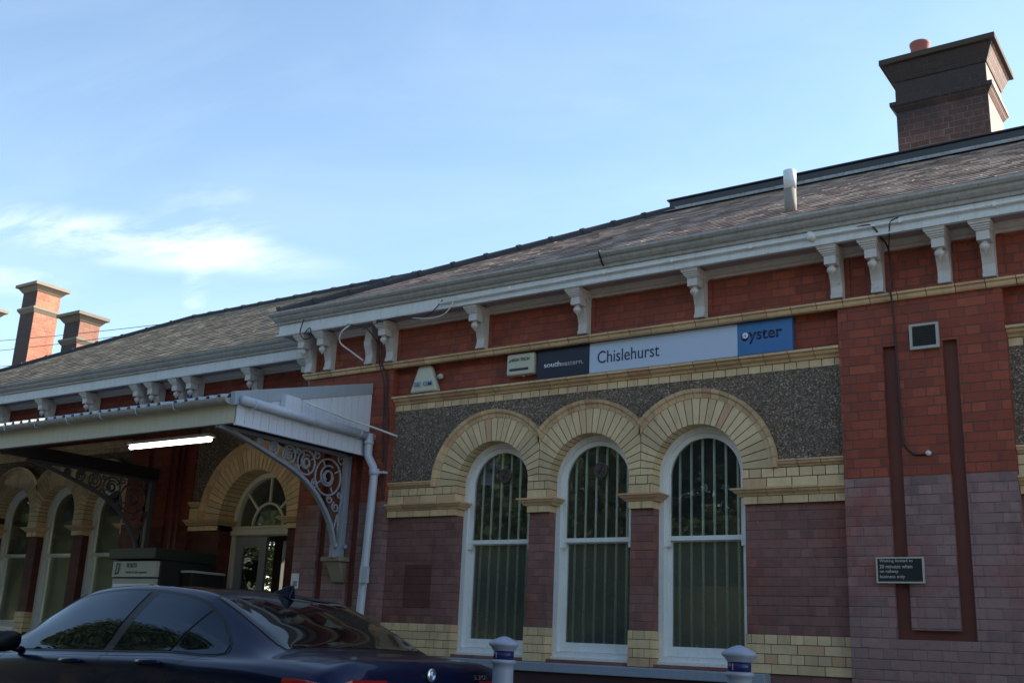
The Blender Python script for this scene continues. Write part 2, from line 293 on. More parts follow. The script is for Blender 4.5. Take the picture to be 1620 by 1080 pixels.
# ------------------------------------------------------------------ mesh helpers
def tag(o, label=None, cat=None, group=None, kind=None):
    for k, v in (('label', label), ('category', cat), ('group', group), ('kind', kind)):
        if v: o[k] = v
    return o
def thing(name, loc, label, cat, group=None, rz=0):
    o = bpy.data.objects.new(name, None); COL.objects.link(o); o.location = loc; o.rotation_euler = (0, 0, rz)
    return tag(o, label, cat, group)
def rootloc(p):
    v = Vector((0, 0, 0))
    while p is not None: v += p.location; p = p.parent
    return v
class MB:
    def __init__(s): s.v = []; s.f = []; s.r = []; s.s = []
    def add(s, vs, fs, r=None, smooth=False):
        b = len(s.v); r = random.random() if r is None else r
        s.v += [tuple(v) for v in vs]; s.f += [tuple(i+b for i in f) for f in fs]; s.r += [r]*len(fs); s.s += [smooth]*len(fs); return s
    def box(s, x0, x1, y0, y1, z0, z1, r=None):
        vs = [(x, y, z) for z in (z0, z1) for y in (y0, y1) for x in (x0, x1)]
        return s.add(vs, [(0, 2, 3, 1), (4, 5, 7, 6), (0, 1, 5, 4), (2, 6, 7, 3), (0, 4, 6, 2), (1, 3, 7, 5)], r)
    def hexa(s, p, r=None):    # 4 bottom + 4 top
        return s.add(p, [(3, 2, 1, 0), (4, 5, 6, 7), (0, 1, 5, 4), (1, 2, 6, 5), (2, 3, 7, 6), (3, 0, 4, 7)], r)
    def plate(s, outer, holes, a, b, fn, r=None):
        # outer/holes in (u,w); fn(u,w,d)->xyz ; solid between depth a and b
        loops = [outer] + list(holes)
        tris = tessellate_polygon([[Vector((u, w, 0)) for u, w in lp] for lp in loops])
        flat = [p for lp in loops for p in lp]; n = len(flat)
        vs = [fn(u, w, a) for u, w in flat] + [fn(u, w, b) for u, w in flat]
        fs = [tuple(t) for t in tris] + [tuple(i+n for i in reversed(t)) for t in tris]
        k = 0
        for lp in loops:
            L = len(lp)
            for i in range(L): fs.append((k+i, k+(i+1) % L, n+k+(i+1) % L, n+k+i))
            k += L
        return s.add(vs, fs, r)
    def xz(s, outer, holes, y0, y1, r=None): return s.plate(outer, holes, y0, y1, lambda u, w, d: (u, d, w), r)
    def yz(s, outer, holes, x0, x1, r=None): return s.plate(outer, holes, x0, x1, lambda u, w, d: (d, u, w), r)
    def sweep(s, prof, path, closed=False, r=None, out=1, smooth=False):
        # prof [(out,z)], path [(x,y)] plan; outward = right hand side of travel * out
        P = [Vector(p) for p in path]; n = len(P); rings = []
        for i, p in enumerate(P):
            d0 = (P[i]-P[i-1]).normalized() if i > 0 else None; d1 = (P[i+1]-P[i]).normalized() if i < n-1 else None
            d0 = d0 or d1; d1 = d1 or d0
            n0 = Vector((d0.y, -d0.x)); n1 = Vector((d1.y, -d1.x)); b = (n0+n1).normalized(); k = 1.0/max(.3, b.dot(n0))
            rings.append([(p.x+b.x*k*o*out, p.y+b.y*k*o*out, z) for o, z in prof])
        m = len(prof); vs = [v for rg in rings for v in rg]; fs = []
        for i in range(n-1):
            for j in range(m): fs.append((i*m+j, i*m+(j+1) % m, (i+1)*m+(j+1) % m, (i+1)*m+j))
        fs += [tuple(range(m)), tuple(reversed(range((n-1)*m, n*m)))]
        return s.add(vs, fs, r, smooth)
    def tube(s, pts, rad, n=8, r=None, cap=True):
        P = [Vector(p) for p in pts]; rad = rad if isinstance(rad, (list, tuple)) else [rad]*len(P); rings = []; prev = None
        for i, p in enumerate(P):
            d = (P[min(i+1, len(P)-1)]-P[max(i-1, 0)]).normalized()
            if prev is None: a = d.orthogonal().normalized()
            else: a = (prev-d*prev.dot(d)).normalized()
            prev = a; b = d.cross(a)
            rings += [p+(a*cos(t*2*pi/n)+b*sin(t*2*pi/n))*rad[i] for t in range(n)]
        fs = [(i*n+j, i*n+(j+1) % n, (i+1)*n+(j+1) % n, (i+1)*n+j) for i in range(len(P)-1) for j in range(n)]
        if cap: fs += [tuple(reversed(range(n))), tuple(range((len(P)-1)*n, len(P)*n))]
        return s.add(rings, fs, r, True)
    def lathe(s, prof, c, n=20, r=None, smooth=True):
        vs = [(c[0]+q*cos(t*2*pi/n), c[1]+q*sin(t*2*pi/n), c[2]+z) for q, z in prof for t in range(n)]
        m = len(prof); fs = [(i*n+j, i*n+(j+1) % n, (i+1)*n+(j+1) % n, (i+1)*n+j) for i in range(m-1) for j in range(n)]
        fs += [tuple(reversed(range(n))), tuple(range((m-1)*n, m*n))]
        return s.add(vs, fs, r, smooth)
    def build(s, name, mat, parent=None, bevel=0, local=False, autosmooth=None):
        me = bpy.data.meshes.new(name); me.from_pydata(s.v, [], s.f)
        a = me.attributes.new('rnd', 'FLOAT', 'FACE'); a.data.foreach_set('value', s.r)
        me.polygons.foreach_set('use_smooth', s.s); me.materials.append(MAT[mat]); me.update()
        bm = bmesh.new(); bm.from_mesh(me); bmesh.ops.recalc_face_normals(bm, faces=bm.faces); bm.to_mesh(me); bm.free()
        o = bpy.data.objects.new(name, me); COL.objects.link(o)
        if parent is not None:
            o.parent = parent
            if not local: o.matrix_parent_inverse = Matrix.Translation(-rootloc(parent))
        if bevel:
            b = o.modifiers.new('bevel', 'BEVEL'); b.width = bevel; b.segments = 2; b.limit_method = 'ANGLE'
        return o
def cp(o, dx, parent, keep=True):
    c = o.copy(); COL.objects.link(c); c.parent = parent; c.location = o.location + Vector(dx); return c
def arc(cx, cz, r, a0, a1, n): return [(cx+r*cos(a0+(a1-a0)*i/n), cz+r*sin(a0+(a1-a0)*i/n)) for i in range(n+1)]
def arch_shape(cx, hw, z0, zs, n=24, r=None):   # opening outline
    r = r or hw
    return [(cx-hw, z0), (cx+hw, z0)] + arc(cx, zs, r, 0, pi, n)
def clip(poly, xk, keep_right):
    out = []
    for i in range(len(poly)):
        a, b = poly[i], poly[(i+1) % len(poly)]
        ia = (a[0] >= xk) == keep_right; ib = (b[0] >= xk) == keep_right
        if ia: out.append(a)
        if ia != ib:
            t = (xk-a[0])/(b[0]-a[0]); out.append((xk, a[1]+t*(b[1]-a[1])))
    return out
def text_mesh(s, x0, zc, w_, h_, y, mat, name, parent, caps=True, ext=.003, bold=0.0, align=None, shear=0, ref=None):
    cu = bpy.data.curves.new(name, 'FONT'); cu.body = s; cu.size = 1.0; cu.extrude = 0.0; cu.offset = bold; cu.shear = shear; cu.space_line = 1.05
    to = bpy.data.objects.new(name, cu); COL.objects.link(to)
    bpy.context.view_layer.update()
    me = bpy.data.meshes.new_from_object(to.evaluated_get(bpy.context.evaluated_depsgraph_get()))
    bpy.data.objects.remove(to)
    xs = [v.co.x for v in me.vertices]; ys = [v.co.y for v in me.vertices]
    sx = w_/(max(xs)-min(xs)); sy = h_/(max(ys)-min(ys)); mx_, my_ = min(xs), (max(ys)+min(ys))/2
    for v in me.vertices: v.co = ((v.co.x-mx_)*sx+x0, y, (v.co.y-my_)*sy+zc)
    me.materials.append(MAT[mat]); o = bpy.data.objects.new(name, me); COL.objects.link(o)
    sm = o.modifiers.new('solid', 'SOLIDIFY'); sm.thickness = ext; sm.offset = 0
    o.parent = parent; o.matrix_parent_inverse = Matrix.Translation(-rootloc(parent)); return o

# ------------------------------------------------------------------ ground
MB().box(-400, 400, -400, 400, -.5, 0).build('ground', 'ground_mat')['kind'] = 'structure'
pv = MB()
for i in range(60):
    for j in range(4):
        pv.box(-26+i*.6+.003, -26+(i+1)*.6-.003, -2.45+j*.6+.003, -2.45+(j+1)*.6-.003, .004, .124)
pv.build('pavement', 'paving')['kind'] = 'structure'
kb = MB()
for i in range(40): kb.box(-26+i*.9+.004, -26+(i+1)*.9-.004, -2.6, -2.455, .004, .13)
kb.build('kerb', 'kerb_stone', bevel=.01)['kind'] = 'structure'

# ------------------------------------------------------------------ station building
B = thing('station_building', (-5.5, 3.3, 0), 'single-storey red brick Victorian railway station with cream brick arches and tiled hipped roofs', 'station')
ZS = 2.795; RI = .465; RV = .712; RH = .797
def blocks_row(mb, x0, x1, y0, y1, z0, z1, w_, off=0.0, gap=.008):
    x = x0 - off
    while x < x1-.01:
        a, b = max(x, x0), min(x+w_, x1)
        if b-a > .015: mb.box(a+gap/2, b-gap/2, y0+random.uniform(-.0015, .0015), y1, z0+gap/2, z1-gap/2)
        x += w_
def moulding(mb, prof, x0, x1, y, w_, gap=.007):     # prof (out, z), faces -y
    x = x0; n = max(1, round((x1-x0)/w_)); w_ = (x1-x0)/n
    for i in range(n):
        mb.sweep([(o, z) for o, z in prof], [(x0+i*w_+gap/2, y), (x0+(i+1)*w_-gap/2, y)], out=1)
P_STR = [(-.02, 3.765), (.035, 3.765), (.045, 3.785), (.075, 3.80), (.085, 3.822), (.11, 3.828), (.11, 3.85), (-.02, 3.856)]
def shift(pr, dz, do=0.0): return [(o+do, z+dz) for o, z in pr]
P_SH = [(-.02, 2.795), (.03, 2.795), (.04, 2.815), (.062, 2.825), (.068, 2.845), (.08, 2.848), (.08, 2.862), (-.02, 2.866)]
P_IMP = [(-.02, 2.548), (.045, 2.548), (.055, 2.565), (.08, 2.58), (.088, 2.598), (.105, 2.602), (.105, 2.618), (-.02, 2.622)]
WINTPL = {}
def hood_ring(mb, cx, zs, yp, r0, r1, xl, xr, segs=21, aext=0.0):
    # moulded ring standing proud of plane yp, profile radial r0..r1
    prof = [(r0, 0.0), (r0, .052), (r0+(r1-r0)*.45, .060), (r0+(r1-r0)*.62, .078), (r1, .086), (r1, 0.0)]
    am = math.asin(min(1, (xr-cx)/((r0+r1)/2))) if xr-cx < r1 else pi/2
    al = math.asin(min(1, (cx-xl)/((r0+r1)/2))) if cx-xl < r1 else pi/2
    ext_r = 0 if xr-cx < r1 else .05; a0 = pi/2-am-0.12*(xr-cx < r1); a1 = pi/2+al+0.12*(cx-xl < r1)
    for k in range(segs):
        s0 = a0+(a1-a0)*k/segs+.003; s1 = a0+(a1-a0)*(k+1)/segs-.003
        vs = []; n = 4
        for i in range(n+1):
            a = s0+(s1-s0)*i/n
            for rr, o in prof: vs.append((min(max(cx+rr*cos(a), xl), xr), yp-o, zs+rr*sin(a)))
        m_ = len(prof); fs = [(i*m_+j, i*m_+(j+1) % m_, (i+1)*m_+(j+1) % m_, (i+1)*m_+j) for i in range(n) for j in range(m_)]
        fs += [tuple(range(m_)), tuple(reversed(range(n*m_, (n+1)*m_)))]
        mb.add(vs, fs)
def voussoirs(mb, cx, zs, r0, r1, xl, xr, y0, y1, n=25):
    for k in range(n):
        a0 = pi*k/n; a1 = pi*(k+1)/n; g0 = .0042/r0; g1 = .0042/r1
        outer = [(cx+r1*cos(a), zs+r1*sin(a)) for a in (a0+g1, (a0+a1)/2, a1-g1)]
        inner = [(cx+r0*cos(a), zs+r0*sin(a)) for a in (a1-g0, (a0+a1)/2, a0+g0)]
        p = outer+inner
        p = clip(p, xl+.003, True) if min(q[0] for q in p) < xl+.003 else p
        if len(p) < 3: continue
        p = clip(p, xr-.003, False) if max(q[0] for q in p) > xr-.003 else p
        if len(p) >= 3: mb.xz(p, [], y0+random.uniform(-.001, .001), y1)
def sash_window(cx, hw, yf, z0, zs, parent, vent=False, bars=6, dirt=True):
    wd = MB()
    n = 28
    inn = hw-.055
    wd.xz(arch_shape(cx, hw+.004, z0, zs, n), [arch_shape(cx, inn, z0+.06, zs, n)], yf, yf+.14)
    F = wd.build('window_frame', 'frame_paint', parent)
    W = F
    up = MB(); hw2 = inn-.001; st = .048; zm = 2.205
    up.xz([(cx-hw2, zm-.02), (cx+hw2, zm-.02)]+arc(cx, zs, hw2, 0, pi, n), [[(cx-hw2+st, zm+.022), (cx+hw2-st, zm+.022)]+arc(cx, zs, hw2-st, 0, pi, n)], yf+.035, yf+.075)
    up.build('upper_sash', 'frame_paint', parent)
    lo = MB(); z1 = z0+.062
    lo.xz([(cx-hw2, z1), (cx+hw2, z1), (cx+hw2, zm-.022), (cx-hw2, zm-.022)], [[(cx-hw2+st, z0+.15), (cx+hw2-st, z0+.15), (cx+hw2-st, zm-.03), (cx-hw2+st, zm-.03)]], yf+.078, yf+.118)
    for s_ in (-1, 1):     # horns of the upper sash
        lo.box(cx+s_*(hw2-st/2)-st/2, cx+s_*(hw2-st/2)+st/2, yf+.03, yf+.07, zm-.075, zm-.0225)
    lo.build('lower_sash', 'frame_paint', parent)
    g = MB(); g.xz([(cx-hw2+st-.004, zm+.018), (cx+hw2-st+.004, zm+.018)]+arc(cx, zs, hw2-st+.004, 0, pi, n), [], yf+.052, yf+.056)
    g.build('upper_pane', 'glass', parent)
    g = MB(); g.box(cx-hw2+st-.004, cx+hw2-st+.004, yf+.097, yf+.101, z0+.146, zm-.026); g.build('lower_pane', 'glass_dirty' if dirt else 'glass', parent)
    sl_ = MB(); sl_.sweep([(-.14, z0-.015), (.035, z0-.028), (.035, z0+.012), (-.14, z0+.03)], [(cx-hw, yf), (cx+hw, yf)])
    sl_.build('window_sill', 'frame_paint', parent)
    if bars:
        for k in range(bars):
            x = cx-.30+.6*k/(bars-1); zt = zs+sqrt(max(.001, (hw-.02)**2-(x-cx)**2))
            b = MB(); b.tube([(x, yf+.122, z0+.05), (x, yf+.122, zt)], .0135, 6); b.build('security_bar', 'bar_white', parent)
    if vent:
        v = MB(); v.lathe([(.0, 0), (.083, 0), (.083, .012), (.066, .018), (.06, .012), (0, .012)], (0, 0, 0), 24)
        for k in range(8):
            a = k*pi/4; v.box(-.005, .005, -.06, .06, .012, .016) if k == 0 else v.add([(cos(a)*.01, sin(a)*.01, .013), (cos(a)*.058, sin(a)*.058, .013), (cos(a+.35)*.058, sin(a+.35)*.058, .022), (cos(a+.35)*.01, sin(a+.35)*.01, .022)], [(0, 1, 2, 3)])
        v.v = [(cx+.03+x, yf+.048-z, 2.905+y) for x, y, z in v.v]
        v.build('pane_vent', 'vent_brown', parent)
plain('vent_brown', (.075, .055, .040), .5)
def window(cx, hw, yf, z0, zs, vent=False, bars=6, door=False):
    e = bpy.data.objects.new('arched_window', None); COL.objects.link(e); e.location = Vector((cx, yf, z0)) - rootloc(B); e.parent = B
    sash_window(cx, hw, yf, z0, zs, e, vent, bars)
def bay(x0, x1, ctrs, yo, wallmat='brick_panel', vents=(), zt=3.69, bars=6):
    yp = yo+.10; hwid = RI
    holes = [arch_shape(c, RI, 1.045, ZS, 28) for c in ctrs]
    MB().xz([(x0, 0.0), (x1, 0.0), (x1, 4.26), (x0, 4.26)], holes, yp, yp+.32).build('wall', wallmat, B)
    MB().xz([(x0, 2.84), (x1, 2.84), (x1, 3.70), (x0, 3.70)], [[(c-.60*1, 2.86), (c+.6, 2.86)]+arc(c, 2.86, .585, 0.0, pi, 20)[1:-1] for c in []] , yp-.004, yp-.002) if False else None
    # pebbledash: plate with its bottom edge running over the arches
    bot = [(x0, 2.83)]
    cs = sorted(ctrs)
    for c in cs: bot += list(reversed(arc(c, ZS, .60 if False else .585, .06, pi-.06, 18)))
    bot += [(x1, 2.83), (x1, 3.72), (x0, 3.72)]
    MB().xz(bot, [], yp-.018, yp-.0005).build('pebbledash_panel', 'pebbledash', B)
    mids = [(cs[i]+cs[i+1])/2 for i in range(len(cs)-1)]
    for i, c in enumerate(cs):
        xl = mids[i-1] if i > 0 else c-2; xr = mids[i] if i < len(cs)-1 else c+2
        v = MB(); voussoirs(v, c, ZS, RI-.005, RV, xl, xr, yp-.045, yp+.14); v.build('brick_arch', 'cream_brick', B)
        mo = MB(); rr = RV-.004; poly = arc(c, ZS, rr, 0, pi, 30)+list(reversed(arc(c, ZS, RI-.001, 0, pi, 30)))
        poly = clip(clip(poly, xl, True), xr, False) if len(cs) > 1 else poly
        mo.xz(poly, [], yp-.038, yp+.13); mo.build('arch_mortar', 'mortar', B)
        h = MB(); hood_ring(h, c, ZS, yp-.0, RV, RH, xl, xr); h.build('hood_mould', 'cream_moulding', B)
    # blocks below the springing: side shoulders + piers
    spans = [(x0, cs[0]-RI)] + [(cs[i]+RI, cs[i+1]-RI) for i in range(len(cs)-1)] + [(cs[-1]+RI, x1)]
    for a, b in spans:
        row = MB(); a_ = a-(.010 if a != x0 else 0); b_ = b+(.010 if b != x1 else 0); ga = .002 if a == x0 else -.002; gb_ = .002 if b == x1 else -.002
        MB().box(a+ga, b-gb_, yp-.036, yp+.12, 2.476, 2.80).build('impost_mortar', 'mortar', B)
        blocks_row(row, a_, b_, yp-.045, yp+.115, 2.71, 2.795, .118 if b-a > .3 else .13, .05)
        blocks_row(row, a_, b_, yp-.045, yp+.115, 2.622, 2.71, .235, .0)
        blocks_row(row, a_, b_, yp-.040, yp+.115, 2.474, 2.548, .235 if b-a > .3 else .14, .09 if b-a > .3 else 0)
        row.build('impost_brickwork', 'cream_brick', B)
        im = MB(); sm = b-a < .3
        if sm: pier_cap(im, a, b, yp)
        elif a == x0: corner_cap(im, x0, b, yp, 1)
        else: corner_cap(im, a, x1, yp, -1)
        im.build('impost_moulding', 'cream_moulding', B)
    for a, b in ((x0, cs[0]-RV-.06), (cs[-1]+RV+.06, x1)):
        sh = MB(); moulding(sh, P_SH, a, b, yp, .23); sh.build('shoulder_moulding', 'cream_moulding', B)
    st = MB(); moulding(st, P_STR, x0-.0, x1+.0, yp, .235); st.build('string_course', 'cream_moulding', B)
    st = MB(); blocks_row(st, x0, x1, yp-.022, yp+.02, 3.69, 3.765, .1165); st.build('dentil_row', 'cream_brick', B)
    MB().box(x0, x1, yp-.016, yp+.01, 3.692, 3.766).build('course_mortar', 'mortar', B)
    for a, b in spans:
        pl = MB(); a_ = a-(.010 if a != x0 else 0); b_ = b+(.010 if b != x1 else 0); ga = .002 if a == x0 else -.002; gb_ = .002 if b == x1 else -.002
        for k in range(4):
            hd = k in (1, 3)
            blocks_row(pl, a_, b_, yp-.022, yp+.115, 1.015+k*.0823, 1.015+(k+1)*.0823, .118 if hd else .235, .06 if hd else .0, gap=.006)
        pl.build('plinth_brickwork', 'cream_brick', B)
        MB().box(a+ga, b-gb_, yp-.016, yp+.11, 1.017, 1.343).build('plinth_mortar', 'mortar', B)
    for c in ctrs: window(c, RI, yo+.215, 1.06, ZS, vent=c in vents, bars=bars)
def pier_cap(im, a, b, yp):
    im.sweep(P_IMP, [(a, yp+.12), (a, yp), (b, yp), (b, yp+.12)], out=1)
def corner_cap(im, a, b, yp, side):
    n = max(1, round((b-a)/.235)); w_ = (b-a)/n
    for i in range(n):
        p0, p1 = a+i*w_+.0025, a+(i+1)*w_-.0025
        if side == 1 and i == n-1: im.sweep(P_IMP, [(p0, yp), (b, yp), (b, yp+.12)])
        elif side == -1 and i == 0: im.sweep(P_IMP, [(a, yp+.12), (a, yp), (p1, yp)])
        else: im.sweep(P_IMP, [(p0, yp), (p1, yp)])
def pilaster(x0, x1, yo, grooved=True, mat='brick_facade', zt=4.26):
    hs = []
    if grooved:
        c = (x0+x1)/2; g = [(c-.307, 1.335), (c+.307, 1.335), (c+.307, 3.785), (c+.188, 3.785), (c+.188, 1.412), (c-.188, 1.412), (c-.188, 3.785), (c-.307, 3.785)]
        hs = [g]; MB().box(c-.33, c+.33, yo+.045, yo+.06, 1.31, 3.80).build('groove_backing', 'terracotta', B)
    MB().xz([(x0, 0), (x1, 0), (x1, zt), (x0, zt)], hs, yo, yo+.0449 if grooved else yo+.1).build('pilaster', mat, B)
    MB().xz([(x0, 0), (x1, 0), (x1, zt), (x0, zt)], [[(x0+.34, 1.3), (x1-.34, 1.3), (x1-.34, 3.82), (x0+.34, 3.82)]] if grooved else [], yo+.045, yo+.42).build('pilaster_core', mat, B)
CT = [-6.69, -5.51, -4.335]
bay(-8.12, -2.925, CT, 0.0, vents=(-6.69, -5.51))
bay(-1.55, 3.645, [c+6.57 for c in CT], 0.0)
pilaster(-9.47, -8.12, 0); pilaster(-2.925, -1.55, 0); pilaster(3.645, 5.02, 0)
# sills under the windows and the dark base below
for x0, x1 in ((-7.32, -3.66), (-.75, 2.91)):
    MB().box(x0, x1, -.05, .215, .925, 1.012).build('stone_sill', 'sill_paint', B, bevel=.008)
    MB().box(x0+.12, x1-.14, -.01, .105, .3, .922).build('sill_apron', 'plinth_dark', B)
# frieze, upper string course, cornice
P_S1 = [(-.02, 4.186), (.03, 4.186), (.04, 4.20), (.045, 4.225), (.065, 4.232), (.068, 4.250), (-.02, 4.268)]
s1 = MB(); x = -9.47+.16
s1.sweep(P_S1, [(-9.47, .4), (-9.47, 0), (-9.31, 0)]); moulding(s1, P_S1, -9.307, 5.02, 0, .24)
s1.build('upper_string_course', 'cream_moulding', B)
fz = MB(); fz.box(-9.47, 5.02, .012, .4, 4.26, 4.76); fz.build('frieze', 'brick_facade', B)
BR = [-9.43, -9.11, -8.455, -8.135, -6.833, -5.535, -4.23, -2.90, -2.54, -1.978, -1.62, -.32, .98, 2.28, 3.68, 4.03, 4.57, 4.93]
fl = MB(); prev = BR[0]
for a, b in zip(BR[:-1], BR[1:]):
    if b-a > .5:
        fl.box(a+.1, b-.1, -.004, .011, 4.262, 4.335)
    fl.box(a+.04, a+.1, -.004, .011, 4.262, 4.70); fl.box(b-.1, b-.04, -.004, .011, 4.262, 4.70)
fl.build('frieze_border', 'brick_facade', B)
def cornice(path, dz, label=''):
    MB().sweep(shift([(-.05, 4.655), (.02, 4.655), (.03, 4.675), (.055, 4.68), (.06, 4.70), (.085, 4.712), (.085, 4.735), (-.05, 4.735)], dz), path).build('bed_moulding', 'bracket_paint', B)
    MB().sweep(shift([(-.05, 4.737), (.30, 4.712), (.30, 4.742), (-.05, 4.76)], dz), path).build('soffit', 'soffit_paint', B)
    MB().sweep(shift([(.27, 4.700), (.315, 4.700), (.318, 4.722), (.302, 4.728), (.302, 4.842), (.27, 4.842)], dz), path).build('fascia', 'fascia_blue', B)
    MB().sweep(shift([(.26, 4.844), (.325, 4.844), (.330, 4.872), (.350, 4.880), (.372, 4.905), (.380, 4.93), (.402, 4.940), (.418, 4.962), (.418, 4.985), (.400, 4.985), (.39, 4.95), (.30, 4.90), (.26, 4.90)], dz), path).build('gutter', 'gutter_paint', B)
cornice([(-9.47, 3.0), (-9.47, 0), (5.02, 0), (5.02, 6.6), (-9.47, 6.6), (-9.47, 6.0)], 0)
# gutter joints
gj = MB()
for x in (-5.17, .4):
    gj.sweep([(.318, 4.846), (.336, 4.866), (.356, 4.874), (.379, 4.900), (.388, 4.925), (.41, 4.935), (.426, 4.958), (.426, 4.99), (.30, 4.99), (.30, 4.846)], [(x, 0), (x+.016, 0)])
gj.build('gutter_joint', 'cable_black', B)
def bracket_proto(x, yo, dz, block=True):
    e = bpy.data.objects.new('eaves_bracket', None); COL.objects.link(e); e.location = Vector((x, yo, 4.26+dz))-rootloc(B); e.parent = B
    leg = MB(); pr = [(0, .44), (-.115, .44), (-.115, .285), (-.128, .27), (-.122, .22), (-.098, .17), (-.078, .11), (-.082, .05), (-.098, .02), (-.098, 0), (0, 0)]
    leg.yz([(yo+a, 4.262+dz+b) for a, b in pr], [], x-.052, x+.052); leg.build('scroll_leg', 'bracket_paint', e)
    if block:
        bl = MB(); z = dz
        bl.box(x-.052, x+.052, yo-.245, yo-.10, 4.535+z, 4.615+z)
        for k, (o, za, zb) in enumerate([(.010, 4.617, 4.632), (.022, 4.632, 4.650), (.034, 4.650, 4.668), (.046, 4.668, 4.686), (.052, 4.686, 4.709)]):
            bl.box(x-.052-o, x+.052+o*.4, yo-.245-o, yo-.015, za+z, zb+z)
        bl.box(x-.05, x+.05, yo-.20, yo-.02, 4.56+z, 4.62+z)
        bl.build('bracket_block', 'bracket_paint', e)
        db = MB(); db.lathe([(0, -.085), (.008, -.082), (.012, -.066), (.024, -.058), (.038, -.042), (.043, -.022), (.037, -.006), (.02, 0), (.025, .012), (.03, .02), (0, .02)], (x, yo-.195, 4.515+z), 16)
        db.build('drop_finial', 'bracket_paint', e)
    return e
def copy_tree(o, parent, dloc=(0, 0, 0)):
    pi_ = o.matrix_parent_inverse.copy(); c = o.copy(); COL.objects.link(c); c.parent = parent; c.matrix_parent_inverse = pi_; c.location = o.location+Vector(dloc)
    for ch in o.children: copy_tree(ch, c)
    return c
p0 = bracket_proto(BR[0], 0, 0)
for x in BR[1:]:
    if abs(x+8.455) < .01: bracket_proto(x, 0, 0, block=False)
    else: copy_tree(p0, B, (x-BR[0], 0, 0))
# main block walls at the sides and back, floor, rear
sidew = MB(); sidew.box(-9.47, -9.05, .42, 6.6, 0, 4.26); sidew.box(4.6, 5.02, .42, 6.6, 0, 4.26); sidew.box(-9.05, 4.6, 6.2, 6.6, 0, 4.26)
sidew.build('side_wall', 'brick_facade', B)
iw = MB(); iw.box(-9.04, 4.59, 3.4, 3.5, .0, 4.5); iw.box(-9.04, 4.59, .45, 3.4, 4.2, 4.25)
iw.build('interior_wall', 'interior', B)
MB().box(-9.04, 4.59, .43, 6.2, .1, .55).build('floor', 'interior_floor', B)
# ---------------- roofs
def tiled_slope(mb, org, ux, us, L0, L1, slen, fl, fr, gauge=.165, tw=.168, lift=.008):
    """org: point on eave line at u=0; ux along eave; us up the slope; at slope distance s the row spans fl(s)..fr(s)."""
    ux = Vector(ux).normalized(); us = Vector(us).normalized(); nn = ux.cross(us).normalized()
    if nn.z < 0: nn = -nn
    k = 0; s = 0.0
    while s < slen-.02:
        s1 = min(s+gauge, slen); a, b = fl(s+gauge*.5), fr(s+gauge*.5)
        off = (k % 2)*tw/2+random.uniform(-.01, .01); i0 = floor((a-off)/tw); u = i0*tw+off
        while u < b:
            p, q = max(u, a)+.0015, min(u+tw, b)-.0015
            if q-p > .01:
                t = lift+random.uniform(-.001, .0015); t2 = .0005; js = random.uniform(-.003, .003)
                if random.random() < .006: js -= .015
                tilt = random.uniform(-.0015, .0015)
                P = [org+ux*p+us*(s+js), org+ux*q+us*(s+js), org+ux*q+us*(s1+.01), org+ux*p+us*(s1+.01)]
                T = [P[0]+nn*(t+tilt), P[1]+nn*(t-tilt), P[2]+nn*t2, P[3]+nn*t2]
                mb.add(P+T, [(4, 5, 6, 7), (0, 1, 5, 4), (0, 4, 7, 3), (1, 2, 6, 5)])
            u += tw
        s = s1; k += 1
def hip_roof(x0, x1, ye0, ye1, ze, m_, mat, xr0=None, hipL=True, hipR=True, cover=''):
    yr = (ye0+ye1)/2; run = yr-ye0; zr = ze+run*m_; sl_ = sqrt(1+m_*m_); S = run*sl_
    hl = lambda s: x0+(s/sl_ if hipL else 0); hr = lambda s: x1-(s/sl_ if hipR else 0)
    rx0 = x0+run if hipL else x0; rx1 = x1-run if hipR else x1
    dk = MB(); d = -.012
    V = [(x0, ye0, ze+d), (x1, ye0, ze+d), (x1, ye1, ze+d), (x0, ye1, ze+d), (rx0, yr, zr+d), (rx1, yr, zr+d)]
    dk.add(V, [(0, 1, 5, 4), (2, 3, 4, 5), (0, 4, 3), (1, 2, 5), (3, 2, 1, 0)])
    dk.build('roof_deck', 'dark_wood', B)
    R = MB(); tiled_slope(R, Vector((0, ye0, ze)), (1, 0, 0), (0, 1, m_), 0, 0, S, hl, hr)
    ro = R.build('roof_tiles', mat, B)
    Lm = MB()
    if hipL: tiled_slope(Lm, Vector((x0, 0, ze)), (0, 1, 0), (1, 0, m_), 0, 0, S, lambda s: ye0+s/sl_, lambda s: ye1-s/sl_, gauge=.29, tw=.336)
    if hipR: tiled_slope(Lm, Vector((x1, 0, ze)), (0, 1, 0), (-1, 0, m_), 0, 0, S, lambda s: ye0+s/sl_, lambda s: ye1-s/sl_, gauge=.29, tw=.336)
    tiled_slope(Lm, Vector((0, ye1, ze)), (1, 0, 0), (0, -1, m_), 0, 0, S, hl, hr, gauge=.29, tw=.336)
    Lm.build('rear_tiles', mat, B)
    return yr, zr, rx0, rx1
def ridge_tiles(a, b, rad=.115, n=None, lift=-.045, mat='lichen_tile'):
    a, b = Vector(a), Vector(b); L = (b-a).length; n = n or max(1, int(L/.45)); d = (b-a)/n; mb = MB()
    dn = d.normalized(); side = dn.cross(Vector((0, 0, 1))).normalized(); up = side.cross(dn).normalized()
    for i in range(n):
        p = a+d*i+up*lift; q = a+d*(i+1.0)+up*lift; vs = []
        for t, (pp, rr) in enumerate(((p, rad*1.0), (p+dn*.05, rad*1.0), (p+dn*.052, rad*.90), (q+dn*.01, rad*.88))):
            for j in range(9):
                an = pi*j/8; vs.append(pp+side*cos(an)*rr+up*(sin(an)*rr+random.uniform(-.001, .001)))
        fs = [(r_*9+j, r_*9+j+1, (r_+1)*9+j+1, (r_+1)*9+j) for r_ in range(3) for j in range(8)]
        fs.append(tuple(range(9)))
        mb.add(vs, fs)
    return mb.build('ridge_tiles', mat, B)
MM = .548
